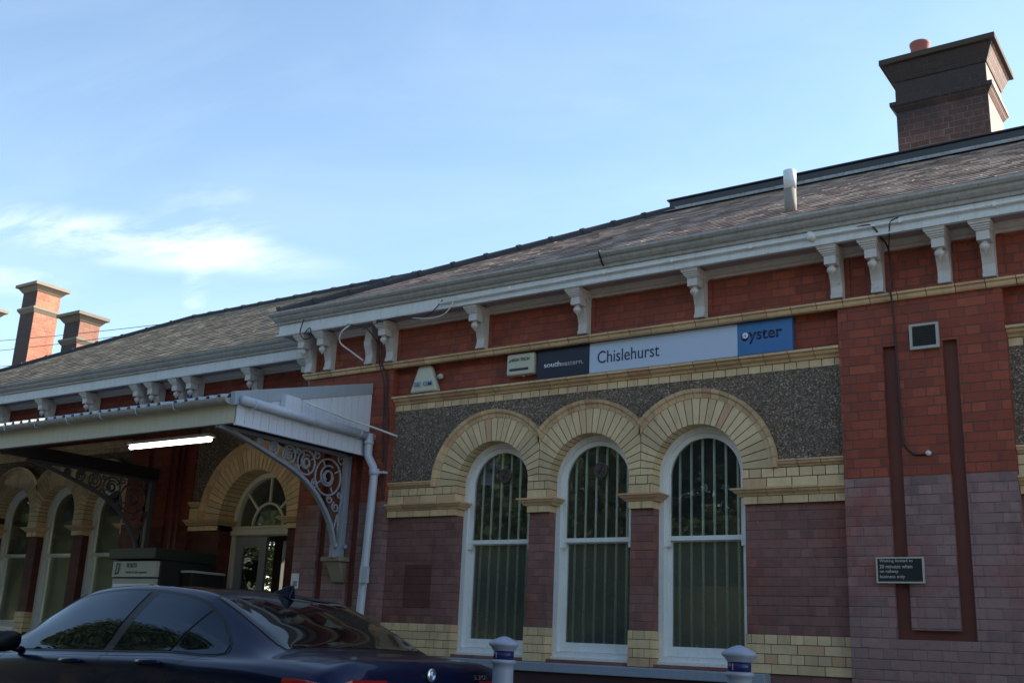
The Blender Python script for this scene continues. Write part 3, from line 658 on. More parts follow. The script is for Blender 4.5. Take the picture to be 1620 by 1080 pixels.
yr, zr, rx0, rx1 = hip_roof(-9.82, 5.37, -.345, 6.945, 4.985, MM, 'tile_brown')
ridge_tiles((-9.80, -.33, 4.995+.005), (rx0, yr, zr), rad=.125)
ridge_tiles((rx1, yr, zr), (5.35, -.33, 4.995))
# raised lead-capped upstand along the ridge
up = MB(); up.box(rx0-.02, rx1+.02, 3.235, 3.365, 6.80, 7.10); up.box(rx0-.05, rx1+.05, 3.21, 3.39, 7.10, 7.125)
up.build('ridge_upstand', 'lantern_lead', B, bevel=.01)
fs_ = MB(); zz = lambda y: 4.985+(y+.345)*MM
fs_.add([(rx0-.02, 3.07, zz(3.07)+.032), (rx1, 3.07, zz(3.07)+.032), (rx1, 3.233, zz(3.233)+.034), (rx0-.02, 3.233, zz(3.233)+.034), (rx0-.02, 3.233, zz(3.233)+.06), (rx1, 3.233, zz(3.233)+.06)], [(0, 1, 2, 3), (3, 2, 5, 4)])
fs_.build('lead_flashing', 'flashing', B)
# wing roof and walls
WY = .6; WZ = -.11; MW = .585
cornice([(-20.0, WY+6), (-20.0, WY), (-9.4, WY)], WZ)
yw, zw, wx0, wx1 = hip_roof(-20.35, -5.0, WY-.42, WY-.42+7.34, 4.985+WZ, MW, 'tile_tan', hipR=True)
ridge_tiles((-20.33, WY-.40, 4.99+WZ), (wx0, yw, zw), rad=.12); ridge_tiles((wx0, yw, zw), (-8.9, yw, zw), rad=.11)
fzw = MB(); fzw.box(-20.0, -9.47, WY+.012, WY+.42, 4.15, 4.65); fzw.build('frieze', 'brick_wing', B)
WB = [-19.3, -18.2, -17.0, -15.73, -14.58, -13.37, -13.04, -12.50, -12.20, -11.0, -9.95]
for x in WB: copy_tree(p0, B, (x-BR[0], WY, WZ))
WC = [-14.17, -15.33, -16.49]
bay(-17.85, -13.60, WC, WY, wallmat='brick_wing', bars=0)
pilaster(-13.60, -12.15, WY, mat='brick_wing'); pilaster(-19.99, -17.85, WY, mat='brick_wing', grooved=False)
# door bay
DC = -10.91; DR = .64; DZ = 2.62
dx0, dx1 = -12.15, -9.47; yp = WY+.0
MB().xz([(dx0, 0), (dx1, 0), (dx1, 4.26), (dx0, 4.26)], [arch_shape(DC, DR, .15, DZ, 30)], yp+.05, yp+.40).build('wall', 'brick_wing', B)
MB().xz([(dx0, 2.83)]+list(reversed(arc(DC, DZ, .75, .29, pi-.29, 20)))+[(dx1, 2.83), (dx1, 4.0), (dx0, 4.0)], [], yp+.03, yp+.049).build('pebbledash_panel', 'pebbledash', B)
v = MB(); voussoirs(v, DC, DZ, DR-.005, .915, dx0, dx1, yp, yp+.27, n=31); v.build('brick_arch', 'cream_brick', B)
mo = MB(); mo.xz(arc(DC, DZ, .91, 0, pi, 30)+list(reversed(arc(DC, DZ, DR-.001, 0, pi, 30))), [], yp+.008, yp+.26); mo.build('arch_mortar', 'mortar', B)
h = MB(); hood_ring(h, DC, DZ, yp+.05, .915, 1.02, dx0-1, dx1+1, segs=26); h.build('hood_mould', 'cream_moulding', B)
for a, b in ((dx0, DC-DR), (DC+DR, dx1)):
    row = MB(); blocks_row(row, a, b, yp, yp+.27, 2.47, 2.54, .2)
    if a == dx0: MB().box(dx0, dx0+.22, yp+.0, yp+.05, 2.625, 2.78).build('shoulder_block', 'cream_brick', B)
    row.build('impost_brickwork', 'cream_brick', B)
    MB().box(a, b, yp+.01, yp+.26, 2.475, 2.60).build('impost_mortar', 'mortar', B)
for path in ([(dx0, yp), (DC-DR, yp), (DC-DR, yp+.26)], [(DC+DR, yp+.26), (DC+DR, yp), (dx1, yp)]):
    MB().sweep(shift(P_IMP, -.005, -.01), path).build('impost_moulding', 'cream_moulding', B)
sh = MB(); moulding(sh, P_SH, dx0, DC-1.0, yp+.03, .2); sh.build('shoulder_moulding', 'cream_moulding', B)
# door set
de = bpy.data.objects.new('entrance_door', None); COL.objects.link(de); de.location = Vector((DC, WY+.27, .15))-rootloc(B); de.parent = B
YF = WY+.27
fr = MB(); fr.xz(arch_shape(DC, DR+.004, .15, DZ, 30), [[(DC-DR+.07, .16), (DC+DR-.07, .16), (DC+DR-.07, 2.42), (DC-DR+.07, 2.42)], [(DC-DR+.07, 2.545), (DC+DR-.07, 2.545), (DC+DR-.07, DZ)]+arc(DC, DZ, DR-.07, 0, pi, 30)[1:]], YF, YF+.10)
fr.box(DC-DR, DC+DR, YF-.03, YF-.001, 2.43, 2.49); fr.box(DC-DR, DC+DR, YF-.02, YF-.001, 2.515, 2.545)
fr.build('door_frame', 'door_white', de)
fn = MB(); rz = 2.56
fn.xz(arc(DC, rz, .30, 0, pi, 20)+list(reversed(arc(DC, rz, .27, 0, pi, 20))), [], YF+.02, YF+.05)
for k in (1, 2, 3):
    a = pi*k/4; d = Vector((cos(a), sin(a))); n_ = Vector((-d.y, d.x))*.013
    e1 = Vector((DC, rz))+d*.302; e2 = Vector((DC, rz))+d*.62
    fn.xz([tuple(e1+n_), tuple(e2+n_), tuple(e2-n_), tuple(e1-n_)], [], YF+.02, YF+.05)
fn.build('fanlight_bars', 'door_white', de)
MB().xz([(DC-DR+.06, 2.54), (DC+DR-.06, 2.54)]+arc(DC, DZ, DR-.06, 0, pi, 30), [], YF+.055, YF+.059).build('fanlight_pane', 'glass', de)
lf = MB(); a, b = DC-DR+.075, DC+.01
lf.xz([(a, .17), (b, .17), (b, 2.41), (a, 2.41)], [[(a+.12, 1.0), (b-.12, 1.0), (b-.12, 2.27), (a+.12, 2.27)]], YF+.03, YF+.075)
lf.build('door_leaf', 'door_grey', de)
MB().box(a+.115, b-.115, YF+.05, YF+.055, .99, 2.28).build('door_pane', 'glass_door', de)
# the other leaf stands open into the hall
lf = MB(); yy = YF+.09; x_ = DC+DR-.09
lf.yz([(yy, .17), (yy+.56, .17), (yy+.56, 2.41), (yy, 2.41)], [[(yy+.12, 1.0), (yy+.44, 1.0), (yy+.44, 2.27), (yy+.12, 2.27)]], x_-.045, x_)
lf.build('door_leaf', 'door_grey', de)
# wing side/rear walls with a rear doorway one sees daylight through
rw = MB(); rw.xz([(-20, 0), (-9.47, 0), (-9.47, 4.26), (-20, 4.26)], [[(-14.95, .35), (-13.9, .35), (-13.9, 2.7), (-14.95, 2.7)], [(-13.7, .35), (-12.3, .35), (-12.3, 2.7), (-13.7, 2.7)], [(-16.8, 1.1), (-15.2, 1.1), (-15.2, 2.6), (-16.8, 2.6)]], 3.9, 4.1)
rw.build('rear_wall', 'interior', B)
MB().box(-20, -19.6, WY+.42, 7.1, 0, 4.26).build('side_wall', 'brick_wing', B)
MB().box(-19.6, -9.48, WY+.43, 4.5, .05, .15).build('floor', 'interior_floor', B)
MB().box(-19.6, -9.48, WY+.43, 3.9, 3.9, 4.0).build('ceiling', 'interior', B)
# chimney on the main roof
def chimney(x0, x1, y0, y1, z0, z1, body, cap, par, pot=None, lightcap=None, band=True):
    e = bpy.data.objects.new('chimney', None); COL.objects.link(e); e.location = Vector(((x0+x1)/2, (y0+y1)/2, z0))-rootloc(par); e.parent = par
    b = MB(); b.box(x0, x1, y0, y1, z0, z1-.18); b.build('stack', body, e)
    if band:
        bb = MB(); zb = z1-.68; bb.box(x0-.065, x1+.065, y0-.065, y1+.065, zb, zb+.05); bb.hexa([(x0-.005, y0-.005, zb-.08), (x1+.005, y0-.005, zb-.08), (x1+.005, y1+.005, zb-.08), (x0-.005, y1+.005, zb-.08), (x0-.06, y0-.06, zb), (x1+.06, y0-.06, zb), (x1+.06, y1+.06, zb), (x0-.06, y1+.06, zb)]); bb.build('band', body if pot else cap, e)
    cc = MB(); o = .105; za, zb2 = z1-(.34 if pot else .24), z1-.121
    cc.hexa([(x0-.012, y0-.012, za), (x1+.012, y0-.012, za), (x1+.012, y1+.012, za), (x0-.012, y1+.012, za), (x0-o, y0-o, zb2), (x1+o, y0-o, zb2), (x1+o, y1+o, zb2), (x0-o, y1+o, zb2)])
    cc.build('corbelling', lightcap or (body if pot else cap), e, bevel=.006)
    ct = MB(); ct.box(x0-.15, x1+.15, y0-.15, y1+.15, z1-.12, z1-.045); o = -.10
    ct.hexa([(x0-.15, y0-.15, z1-.045), (x1+.15, y0-.15, z1-.045), (x1+.15, y1+.15, z1-.045), (x0-.15, y1+.15, z1-.045), (x0, y0, z1), (x1, y0, z1), (x1, y1, z1), (x0, y1, z1)])
    ct.build('cap', cap, e, bevel=.008)
    if pot:
        q = MB(); q.lathe([(.125, 0), (.118, .04), (.112, .1), (.118, .27), (.128, .285), (.128, .315), (.10, .315), (.09, .2), (0, .2)], (pot[0], pot[1], z1-.01), 24); q.build('chimney_pot', 'terracotta_pot', e)
    return e
plain('stone_cap_sooty', (.045, .034, .026), .9, dirt=(.014, .013, .017))
chimney(-3.22, -2.13, 3.65, 4.55, 6.7, 8.62, 'brick_soot_shade', 'stone_cap_sooty', B, pot=(-2.95, 3.95))

# ------------------------------------------------------------------ building beyond with tall chimneys
FB = thing('platform_building', (-24, 6.5, 0), 'brick building mostly hidden past the left roof end, carrying the tall orange brick chimneys', 'building')
MB().box(-27.5, -20.8, 4.2, 9.0, 0, 4.2).build('wall', 'brick_wing', FB)
r_ = MB(); r_.add([(-27.8, 4.0, 4.2), (-20.6, 4.0, 4.2), (-20.6, 9.2, 4.2), (-27.8, 9.2, 4.2), (-25.4, 6.6, 5.7), (-23.0, 6.6, 5.7)], [(0, 1, 5, 4), (2, 3, 4, 5), (0, 4, 3), (1, 2, 5), (0, 3, 2, 1)])
r_.build('roof', 'tile_tan', FB)
brick('brick_orange', (.40, .125, .065), (.5, .17, .09), -5, (.34, .27, .22), (.3, .2, .2), z0=0.02, shade_soot=(4.51, 6.4))  # front face darkened in the colour to stand for its shade
brick('brick_dark_far', (.25, .09, .055), (.5, .17, .09), -5, (.24, .19, .16), (.3, .2, .2), z0=0.02, shade_soot=(4.51, 6.4))  # same painted shade on the front of the middle stack
chimney(-23.93, -23.36, 4.5, 5.12, 4.6, 9.02, 'brick_orange', 'stone_light', FB, band=True)
chimney(-22.03, -21.46, 4.5, 5.02, 4.6, 8.02, 'brick_dark_far', 'stone_cap', FB)
chimney(-26.45, -25.9, 4.5, 5.1, 4.6, 8.85, 'brick_chimney', 'stone_light', FB)

# ------------------------------------------------------------------ entrance canopy
CX = -8.42
C_ = thing('entrance_canopy', (-13, -.7, 3.2), 'white boarded lean-to canopy with corrugated roof over the station entrance', 'canopy')
def zroof(y): return 3.475+(y+2.03)*.262
# corrugated sheets, one mesh
cs_ = MB(); x = -19.8; pitch = .17
def corr(x0, x1, yb):
    pts = []; x = x0
    while x < x1-.001:
        for dx, dz in ((0, 0), (.10, 0), (.117, .032), (.153, .032)):
            if x+dx <= x1: pts.append((x+dx, dz))
        x += pitch
    pts.append((x1, 0)); n = len(pts)
    vs = [(a, -2.03, zroof(-2.03)+d) for a, d in pts]+[(a, yb, zroof(yb)+d) for a, d in pts]
    vs += [(a, -2.03, zroof(-2.03)+d-.006) for a, d in pts]+[(a, yb, zroof(yb)+d-.006) for a, d in pts]
    cs_.add(vs, [(i, i+1, n+i+1, n+i) for i in range(n-1)]+[(2*n+i, 2*n+i+1, 3*n+i+1, 3*n+i) for i in range(n-1)]+[(i, i+1, 2*n+i+1, 2*n+i) for i in range(n-1)])
corr(-19.8, -9.50, WY-.07); corr(-9.50, CX-.03, -.07)
cs_.build('corrugated_sheets', 'canopy_lead', C_)
fa = MB(); fa.box(-19.8, CX-.026, -2.0, -1.955, 3.20, 3.40); fa.build('front_fascia', 'canopy_cream', C_)
# end boarding: separate vertical boards
eb = MB(); nb = 18; y0 = -1.998; wbd = (-.005-y0)/nb
for i in range(nb):
    a, b = y0+i*wbd+.002, y0+(i+1)*wbd-.002
    eb.hexa([(CX-.025, a, 3.20), (CX, a, 3.20), (CX, b, 3.20), (CX-.025, b, 3.20), (CX-.025, a, zroof(a)-.01), (CX, a, zroof(a)-.01), (CX, b, zroof(b)-.01), (CX-.025, b, zroof(b)-.01)])
eb.build('end_boarding', 'canopy_board', C_)
MB().box(CX-.026, CX-.018, y0, -.005, 3.205, 3.46).build('board_backing', 'dark_wood', C_)
bt_ = MB(); bt_.box(CX-.03, CX+.012, -2.0, -.01, 3.175, 3.198); bt_.build('bottom_bead', 'canopy_board', C_)
ld = MB(); 
def zl(y): return zroof(y)+.04
ld.hexa([(CX-.06, -2.05, zl(-2.05)-.14), (CX+.012, -2.05, zl(-2.05)-.14), (CX+.012, -.01, zl(-.01)-.13), (CX-.06, -.01, zl(-.01)-.13), (CX-.06, -2.05, zl(-2.05)), (CX+.012, -2.05, zl(-2.05)), (CX+.012, -.01, zl(-.01)), (CX-.06, -.01, zl(-.01))])
ld.build('verge_flashing', 'canopy_lead', C_, bevel=.004)
def halfgutter(p0, p1, rad=.058, name='gutter', mat='pipe_paint'):
    p0, p1 = Vector(p0), Vector(p1); d = (p1-p0).normalized(); sd_ = d.cross(Vector((0, 0, 1))).normalized(); mb = MB(); N = 10
    vs = []
    for p in (p0, p1):
        for j in range(N+1):
            a = pi+pi*j/N; vs.append(p+sd_*cos(a)*rad+Vector((0, 0, 1))*sin(a)*rad)
        for j in range(N+1):
            a = 2*pi-pi*j/N; vs.append(p+sd_*cos(a)*(rad-.006)+Vector((0, 0, 1))*sin(a)*(rad-.006))
    m_ = 2*N+2; fs = [(j, (j+1) % m_, m_+(j+1) % m_, m_+j) for j in range(m_)]
    fs += [tuple(range(N+1)), tuple(range(m_, m_+N+1))]
    mb.add(vs, fs, smooth=False); return mb
fg = halfgutter((-19.8, -2.062, 3.445), (CX-.06, -2.062, 3.445), .062); fg.build('front_gutter', 'gutter_paint', C_)
sg = MB(); sg.tube([(CX+.062, -2.0, 3.425), (CX+.062, .02, 3.395)], .047, 14); sg.build('side_gutter', 'pipe_paint', C_)
x = -19.2
while x < CX-.3:
    MB().tube([(x, -2.0, 3.46), (x, -2.03, 3.39), (x, -2.06, 3.375), (x, -2.11, 3.39), (x, -2.128, 3.45)], .007, 6).build('gutter_clip', 'pipe_paint', C_)
    x += .62
for y in (-1.85, -1.0, -.25): MB().tube([(CX+.005, y, 3.46), (CX+.03, y, 3.365), (CX+.07, y, 3.355), (CX+.112, y, 3.38), (CX+.118, y, 3.44)], .008, 6).build('gutter_clip', 'pipe_paint', C_)
# box on the boarding and rod
MB().box(CX+.001, CX+.09, -1.43, -1.22, 3.445, 3.60).build('junction_box', 'canopy_board', C_, bevel=.005)
# underside: ceiling boards, beams
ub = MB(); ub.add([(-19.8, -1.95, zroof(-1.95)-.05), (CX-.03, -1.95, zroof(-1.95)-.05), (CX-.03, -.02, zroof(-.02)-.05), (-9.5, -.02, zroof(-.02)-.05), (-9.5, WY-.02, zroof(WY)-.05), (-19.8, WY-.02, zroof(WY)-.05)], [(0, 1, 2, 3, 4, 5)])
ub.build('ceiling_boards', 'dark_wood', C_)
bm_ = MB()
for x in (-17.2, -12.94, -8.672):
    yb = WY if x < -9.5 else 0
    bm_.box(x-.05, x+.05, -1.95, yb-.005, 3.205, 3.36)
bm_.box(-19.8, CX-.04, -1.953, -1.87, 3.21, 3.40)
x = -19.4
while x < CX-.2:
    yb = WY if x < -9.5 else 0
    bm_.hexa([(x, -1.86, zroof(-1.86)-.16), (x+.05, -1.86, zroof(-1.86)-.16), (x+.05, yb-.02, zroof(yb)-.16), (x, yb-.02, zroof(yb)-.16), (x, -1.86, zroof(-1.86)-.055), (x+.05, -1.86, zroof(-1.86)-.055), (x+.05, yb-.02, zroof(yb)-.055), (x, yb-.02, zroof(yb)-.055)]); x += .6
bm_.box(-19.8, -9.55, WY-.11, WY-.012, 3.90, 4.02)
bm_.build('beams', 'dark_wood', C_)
# cast-iron scroll brackets
def scroll(mb, y, z, r, x, th=.012, a0=0, turns=1.6, d=1, r1=.3):
    pts = []; n = int(18*turns)
    for i in range(n+1):
        t = i/n; a = a0+d*t*turns*2*pi; rr = r*(1-(1-r1)*t); pts.append((x, y+rr*cos(a), z+rr*sin(a)))
    mb.tube(pts, th, 6)
def ring(mb, y, z, r, x, th=.012):
    mb.tube([(x, y+r*cos(a*pi/12), z+r*sin(a*pi/12)) for a in range(25)], th, 6, cap=False)
def iron_bracket(x, yo, mat, par):
    k = [(-2.02, 3.165), (-1.79, 3.13), (-1.33, 3.01), (-.84, 2.85), (-.52, 2.65), (-.28, 2.37), (-.175, 2.10)]
    e = MB(); pts = []
    for i in range(len(k)-1):
        p0, p1, p2, p3 = k[max(i-1, 0)], k[i], k[i+1], k[min(i+2, len(k)-1)]
        for t in (0, .25, .5, .75):
            f = lambda j: .5*((2*p1[j])+(-p0[j]+p2[j])*t+(2*p0[j]-5*p1[j]+4*p2[j]-p3[j])*t*t+(-p0[j]+3*p1[j]-3*p2[j]+p3[j])*t**3)
            pts.append((f(0), f(1)))
    pts.append(k[-1])
    inner = [(y+.028, z+.030) for y, z in pts]
    vs = [(x+s*.032, yo+y, z) for s in (-1, 1) for y, z in pts]+[(x+s*.032, yo+y, z) for s in (-1, 1) for y, z in inner]
    n = len(pts); fs = []
    for i in range(n-1): fs += [(i, i+1, n+i+1, n+i), (2*n+i, 3*n+i, 3*n+i+1, 2*n+i+1), (i, 2*n+i, 2*n+i+1, i+1), (n+i, n+i+1, 3*n+i+1, 3*n+i)]
    e.add(vs, fs, smooth=False)
    e.box(x-.035, x+.035, yo-.10, yo-.02, 2.16, 3.19); e.box(x-.03, x+.03, yo-1.98, yo-.1, 3.165, 3.20)
    e.box(x-.035, x+.035, yo-.20, yo-.03, 2.02, 2.16)
    o1 = e.build('bracket_frame', mat, par, bevel=.004)
    s = MB()
    for (y, z, r) in ((-.36, 2.90, .205), (-.72, 3.01, .135), (-.99, 3.055, .095), (-1.22, 3.09, .065), (-1.42, 3.11, .045)):
        ring(s, yo+y, z, r, x, .013); scroll(s, yo+y, z, r*.66, x, .012, 1.0, 1.5); 
        if r > .1: ring(s, yo+y, z, r*.34, x, .014)
        for q in range(4): 
            a = q*pi/2+.5; s.tube([(x, yo+y+cos(a)*r*.6, z+sin(a)*r*.6), (x, yo+y+cos(a)*r*.98, z+sin(a)*r*.98)], .011, 5)
    for (y, z, r, t) in ((-.20, 2.58, .06, 1.3), (-.30, 2.655, .05, 1.2), (-.56, 2.80, .055, 1.3), (-.16, 3.12, .06, 1.2), (-.55, 3.12, .05, 1.2), (-.85, 3.12, .035, 1.2), (-.86, 2.93, .04, 1.2), (-.145, 2.72, .04, 1.2)): scroll(s, yo+y, z, r, x, .010, 2.0, t)
    for a, b in (((-.13, 2.25), (-.14, 2.5)), ((-.14, 2.5), (-.10, 2.75)), ((-.21, 2.30), (-.16, 2.50))): s.tube([(x, yo+a[0], a[1]), (x, yo+b[0], b[1])], .012, 6)
    s.build('scrollwork', mat, par)
    b = MB(); b.lathe([(0, 0), (.03, 0), (.042, .012), (.03, .03), (.012, .04), (0, .042)], (0, 0, 0), 12)
    for q, dy in enumerate((-.19, -.03)):
        bb = MB(); bb.v = [(x+.036+z_, yo+dy-.0+y_*.8, 2.15+x_*.8) for x_, y_, z_ in b.v]; bb.f = b.f; bb.r = b.r; bb.s = b.s; bb.build('boss', mat, par)
    c = MB(); c.box(x-.20, x+.10, yo-.16, yo-.002, 1.985, 2.035); c.hexa([(x-.11, yo-.04, 1.76), (x+.05, yo-.04, 1.76), (x+.05, yo-.002, 1.76), (x-.11, yo-.002, 1.76), (x-.15, yo-.13, 1.983), (x+.07, yo-.13, 1.983), (x+.07, yo-.002, 1.983), (x-.15, yo-.002, 1.983)])
    c.build('stone_corbel', 'corbel_stone', par, bevel=.006)
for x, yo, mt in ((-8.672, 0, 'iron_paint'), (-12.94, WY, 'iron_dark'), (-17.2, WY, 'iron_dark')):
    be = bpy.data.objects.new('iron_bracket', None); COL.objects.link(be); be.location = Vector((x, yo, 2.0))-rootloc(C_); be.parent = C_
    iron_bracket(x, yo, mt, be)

# ------------------------------------------------------------------ things fixed to the building
def simple(mb, name, mat, label, cat, group=None, bevel=0):
    o = mb.build(name, mat, None, bevel=bevel); return tag(o, label, cat, group)
# strip light
t = thing('strip_light', (-10.7, -1.0, 3.3), 'lit fluorescent strip light hanging under the canopy', 'light')
MB().box(-11.46, -9.94, -1.05, -.95, 3.335, 3.375).build('batten', 'white_paint', t, bevel=.005)
tb = MB(); tb.tube([(-11.45, -1.0, 3.305), (-11.43, -1.0, 3.305), (-9.97, -1.0, 3.305), (-9.95, -1.0, 3.305)], [.012, .023, .023, .012], 12); tb.build('diffuser', 'tube_light', t)
hk = MB(); hk.tube([(-11.2, -1, 3.37), (-11.2, -1, 3.70)], .008, 6); hk.tube([(-10.2, -1, 3.37), (-10.2, -1, 3.70)], .008, 6); hk.build('hanger', 'dark_wood', t)
# downpipe
t = thing('downpipe', (-8.28, -.1, 0), 'lilac-grey painted rainwater downpipe with swan neck beside the canopy end', 'downpipe')
dp = MB(); dp.tube([(-8.335, -.09, 3.42), (-8.335, -.09, 3.24), (-8.33, -.09, 3.16), (-8.25, -.085, 3.04), (-8.225, -.085, 2.98), (-8.225, -.085, 2.90), (-8.275, -.085, 1.45), (-8.31, -.085, .2)], .046, 14); dp.build('pipe', 'pipe_paint', t)
cl_ = MB(); cl_.tube([(-8.225, -.085, 3.01), (-8.226, -.085, 2.94)], .06, 14); cl_.box(-8.19, -8.10, -.07, -.0, 2.96, 2.985); cl_.tube([(-8.335, -.09, 3.34), (-8.335, -.09, 3.30)], .056, 14); cl_.build('collar', 'pipe_paint', t)
MB().box(-8.255, -8.14, -.17, -.132, 1.745, 1.925).build('access_box', 'pipe_paint', t, bevel=.006)
t2 = MB(); t2.tube([(CX+.12, -1.15, 3.56), (CX+.115, -.7, 3.525), (CX+.12, -.36, 3.50), (CX+.2, -.2, 3.475), (-8.06, -.05, 3.41), (-7.98, -.02, 3.38)], .012, 8)
simple(t2, 'conduit_rod', 'cable_white', 'thin white conduit rod running off the canopy end boarding onto the pebbledash', 'conduit')
for k, xx in enumerate((-12.42, -12.30)):
    simple(MB().tube([(xx, .535, 3.7), (xx, .535, .2)], .026-.006*k, 10), 'downpipe', 'pipe_red', ('thick', 'thin')[k]+' dark red pipe on the pilaster left of the entrance door', 'pipe', 'red pipes on the wing pilaster')
# name sign
S = thing('station_sign', (-4.75, .06, 4.03), 'long name sign with navy, pale and mid-blue panels above the three arched windows', 'sign')
MB().box(-6.15, -5.512, .035, .085, 3.868, 4.182).build('navy_panel', 'sign_navy', S)
MB().box(-5.511, -3.897, .033, .085, 3.868, 4.182).build('name_panel', 'sign_pale', S)
MB().box(-3.896, -3.36, .035, .085, 3.868, 4.182).build('blue_panel', 'sign_blue', S)
text_mesh('Chislehurst', -5.415, 4.025, .70, .128, .031, 'letter_navy', 'name_lettering', S)
text_mesh('south', -6.065, 4.012, .205, .056, .033, 'letter_white', 'operator_lettering', S, bold=.012)
text_mesh('eastern.', -5.855, 4.004, .27, .044, .033, 'letter_grey', 'operator_lettering', S, bold=.008)
text_mesh('oyster', -3.862, 4.035, .405, .128, .033, 'letter_navy', 'ticket_lettering', S, bold=.012)
rg = MB(); rg.lathe([(.017, 0), (.029, 0), (.029, .004), (.017, .004)], (0, 0, 0), 20); rg.lathe([(0, 0), (.009, 0), (.009, .004), (0, .004)], (0, 0, 0), 12)
rg.v = [(-3.815+x_, .029-z_, 4.055+y_) for x_, y_, z_ in rg.v]; rg.build('ring_mark', 'letter_white', S)
# alarm boxes
A = thing('alarm_box', (-7.70, -.02, 4.02), 'tapering pale alarm box with faded blue lettering at the left pilaster edge', 'alarm box', 'alarm boxes on the facade')
a_ = MB(); a_.hexa([(-7.87, .005, 3.87), (-7.47, .005, 3.87), (-7.47, .10, 3.87), (-7.87, .10, 3.87), (-7.78, .03, 4.19), (-7.60, .03, 4.19), (-7.60, .10, 4.19), (-7.78, .10, 4.19)])
a_.build('casing', 'plastic_cream', A, bevel=.025); MB().box(-7.80, -7.56, .02, .09, 3.835, 3.869).build('strobe', 'alarm_black', A, bevel=.01)
sm_ = MB(); sm_.tube([(-7.52, .1, 4.05), (-7.45, .04, 4.04)], .03, 10); sm_.build('siren_knob', 'plastic_cream', A)
text_mesh('SE', -7.80, 3.965, .09, .05, -.004, 'alarm_blue', 'lettering', A, bold=.005); text_mesh('OM', -7.665, 3.965, .12, .05, -.004, 'alarm_blue', 'lettering', A, bold=.005)
A = thing('alarm_box', (-6.36, .0, 4.06), 'square pale alarm box with black lettering and slot beside the name sign', 'alarm box', 'alarm boxes on the facade')
MB().box(-6.53, -6.185, .01, .10, 3.94, 4.172).build('casing', 'plastic_cream', A, bevel=.014)
text_mesh('HIGH TECH', -6.485, 4.105, .25, .036, .007, 'alarm_black', 'lettering', A, bold=.008, shear=.25)
MB().box(-6.50, -6.49, .006, .0095, 4.075, 4.105).build('lettering_bar', 'alarm_blue', A); MB().box(-6.49, -6.25, .005, .0095, 3.985, 4.01).build('slot', 'alarm_black', A)
kn = MB(); kn.tube([(-6.33, .05, 3.94), (-6.33, .05, 3.925)], .014, 8); kn.build('lamp', 'plastic_cream', A)
# waiting notice
N_ = thing('waiting_notice', (-2.49, -.02, 1.88), 'small black framed parking notice with white text on the right pilaster', 'notice')
MB().box(-2.675, -2.303, -.022, -.002, 1.783, 1.982).build('board', 'plaque_black', N_)
nf = MB(); nf.xz([(-2.68, 1.778), (-2.298, 1.778), (-2.298, 1.987), (-2.68, 1.987)], [[(-2.668, 1.790), (-2.310, 1.790), (-2.310, 1.975), (-2.668, 1.975)]], -.03, -.001); nf.build('frame', 'plaque_frame', N_)
for k, (s_, w_) in enumerate((('Waiting limited to', .268), ('20 minutes when', .262), ('on railway', .15), ('business only', .20))):
    text_mesh(s_, -2.652, 1.955-k*.0425, w_, .034 if k > 1 else .030, -.024, 'plaque_text', 'notice_text', N_, ext=.002)
# vent
V = thing('air_vent', (-2.185, -.02, 3.83), 'square grey louvred air vent high on the right pilaster', 'vent')
vf = MB(); vf.xz([(-2.305, 3.722), (-2.065, 3.722), (-2.065, 3.945), (-2.305, 3.945)], [[(-2.282, 3.748), (-2.088, 3.748), (-2.088, 3.925), (-2.282, 3.925)]], -.04, -.001); vf.build('frame', 'vent_frame', V, bevel=.003)
vs_ = MB(); vs_.box(-2.283, -2.087, -.008, -.002, 3.747, 3.926)
for k in range(12): z = 3.752+k*.0145; vs_.hexa([(-2.281, -.034, z-.004), (-2.089, -.034, z-.004), (-2.089, -.012, z+.007), (-2.281, -.012, z+.007), (-2.281, -.034, z-.001), (-2.089, -.034, z-.001), (-2.089, -.012, z+.010), (-2.281, -.012, z+.010)])
vs_.build('louvres', 'vent_slat', V)
# cables and conduits
def cable(pts, rad, mat, label, name='cable', group=None):
    P = [Vector(p) for p in pts]; out = []
    for i in range(len(P)-1):
        p0, p1, p2, p3 = P[max(i-1, 0)], P[i], P[i+1], P[min(i+2, len(P)-1)]
        for t in (0, .2, .4, .6, .8): out.append(.5*((2*p1)+(-p0+p2)*t+(2*p0-5*p1+4*p2-p3)*t*t+(-p0+3*p1-3*p2+p3)*t**3))
    out.append(P[-1]); return simple(MB().tube(out, rad, 6), name, mat, label, 'cable', group)
cable([(-2.62, -.33, 4.80), (-2.50, -.335, 4.79), (-2.44, -.28, 4.70), (-2.42, -.12, 4.64), (-2.415, -.075, 4.45), (-2.43, -.085, 4.27), (-2.43, -.055, 4.18), (-2.43, -.012, 3.9), (-2.425, -.012, 3.6), (-2.415, -.012, 3.2), (-2.412, -.012, 2.97), (-2.385, -.012, 2.89), (-2.33, -.012, 2.835), (-2.27, -.012, 2.825), (-2.21, -.012, 2.832)], .008, 'cable_black', 'black cable dropping from the fascia down the right pilaster and hooking right at its end')
cable([(-2.26, -.335, 4.82), (-2.33, -.34, 4.79), (-2.36, -.29, 4.68), (-2.41, -.14, 4.58), (-2.425, -.05, 4.42), (-2.44, -.03, 4.30)], .006, 'cable_black', 'short black cable loop hanging from the fascia joint over the right pilaster brackets')
tb = MB(); tb.tube([(-2.21, -.002, 2.833), (-2.21, -.025, 2.833)], .022, 12); simple(tb, 'cable_end_cap', 'cable_white', 'small round grey cap where the pilaster cable ends', 'cable cap')
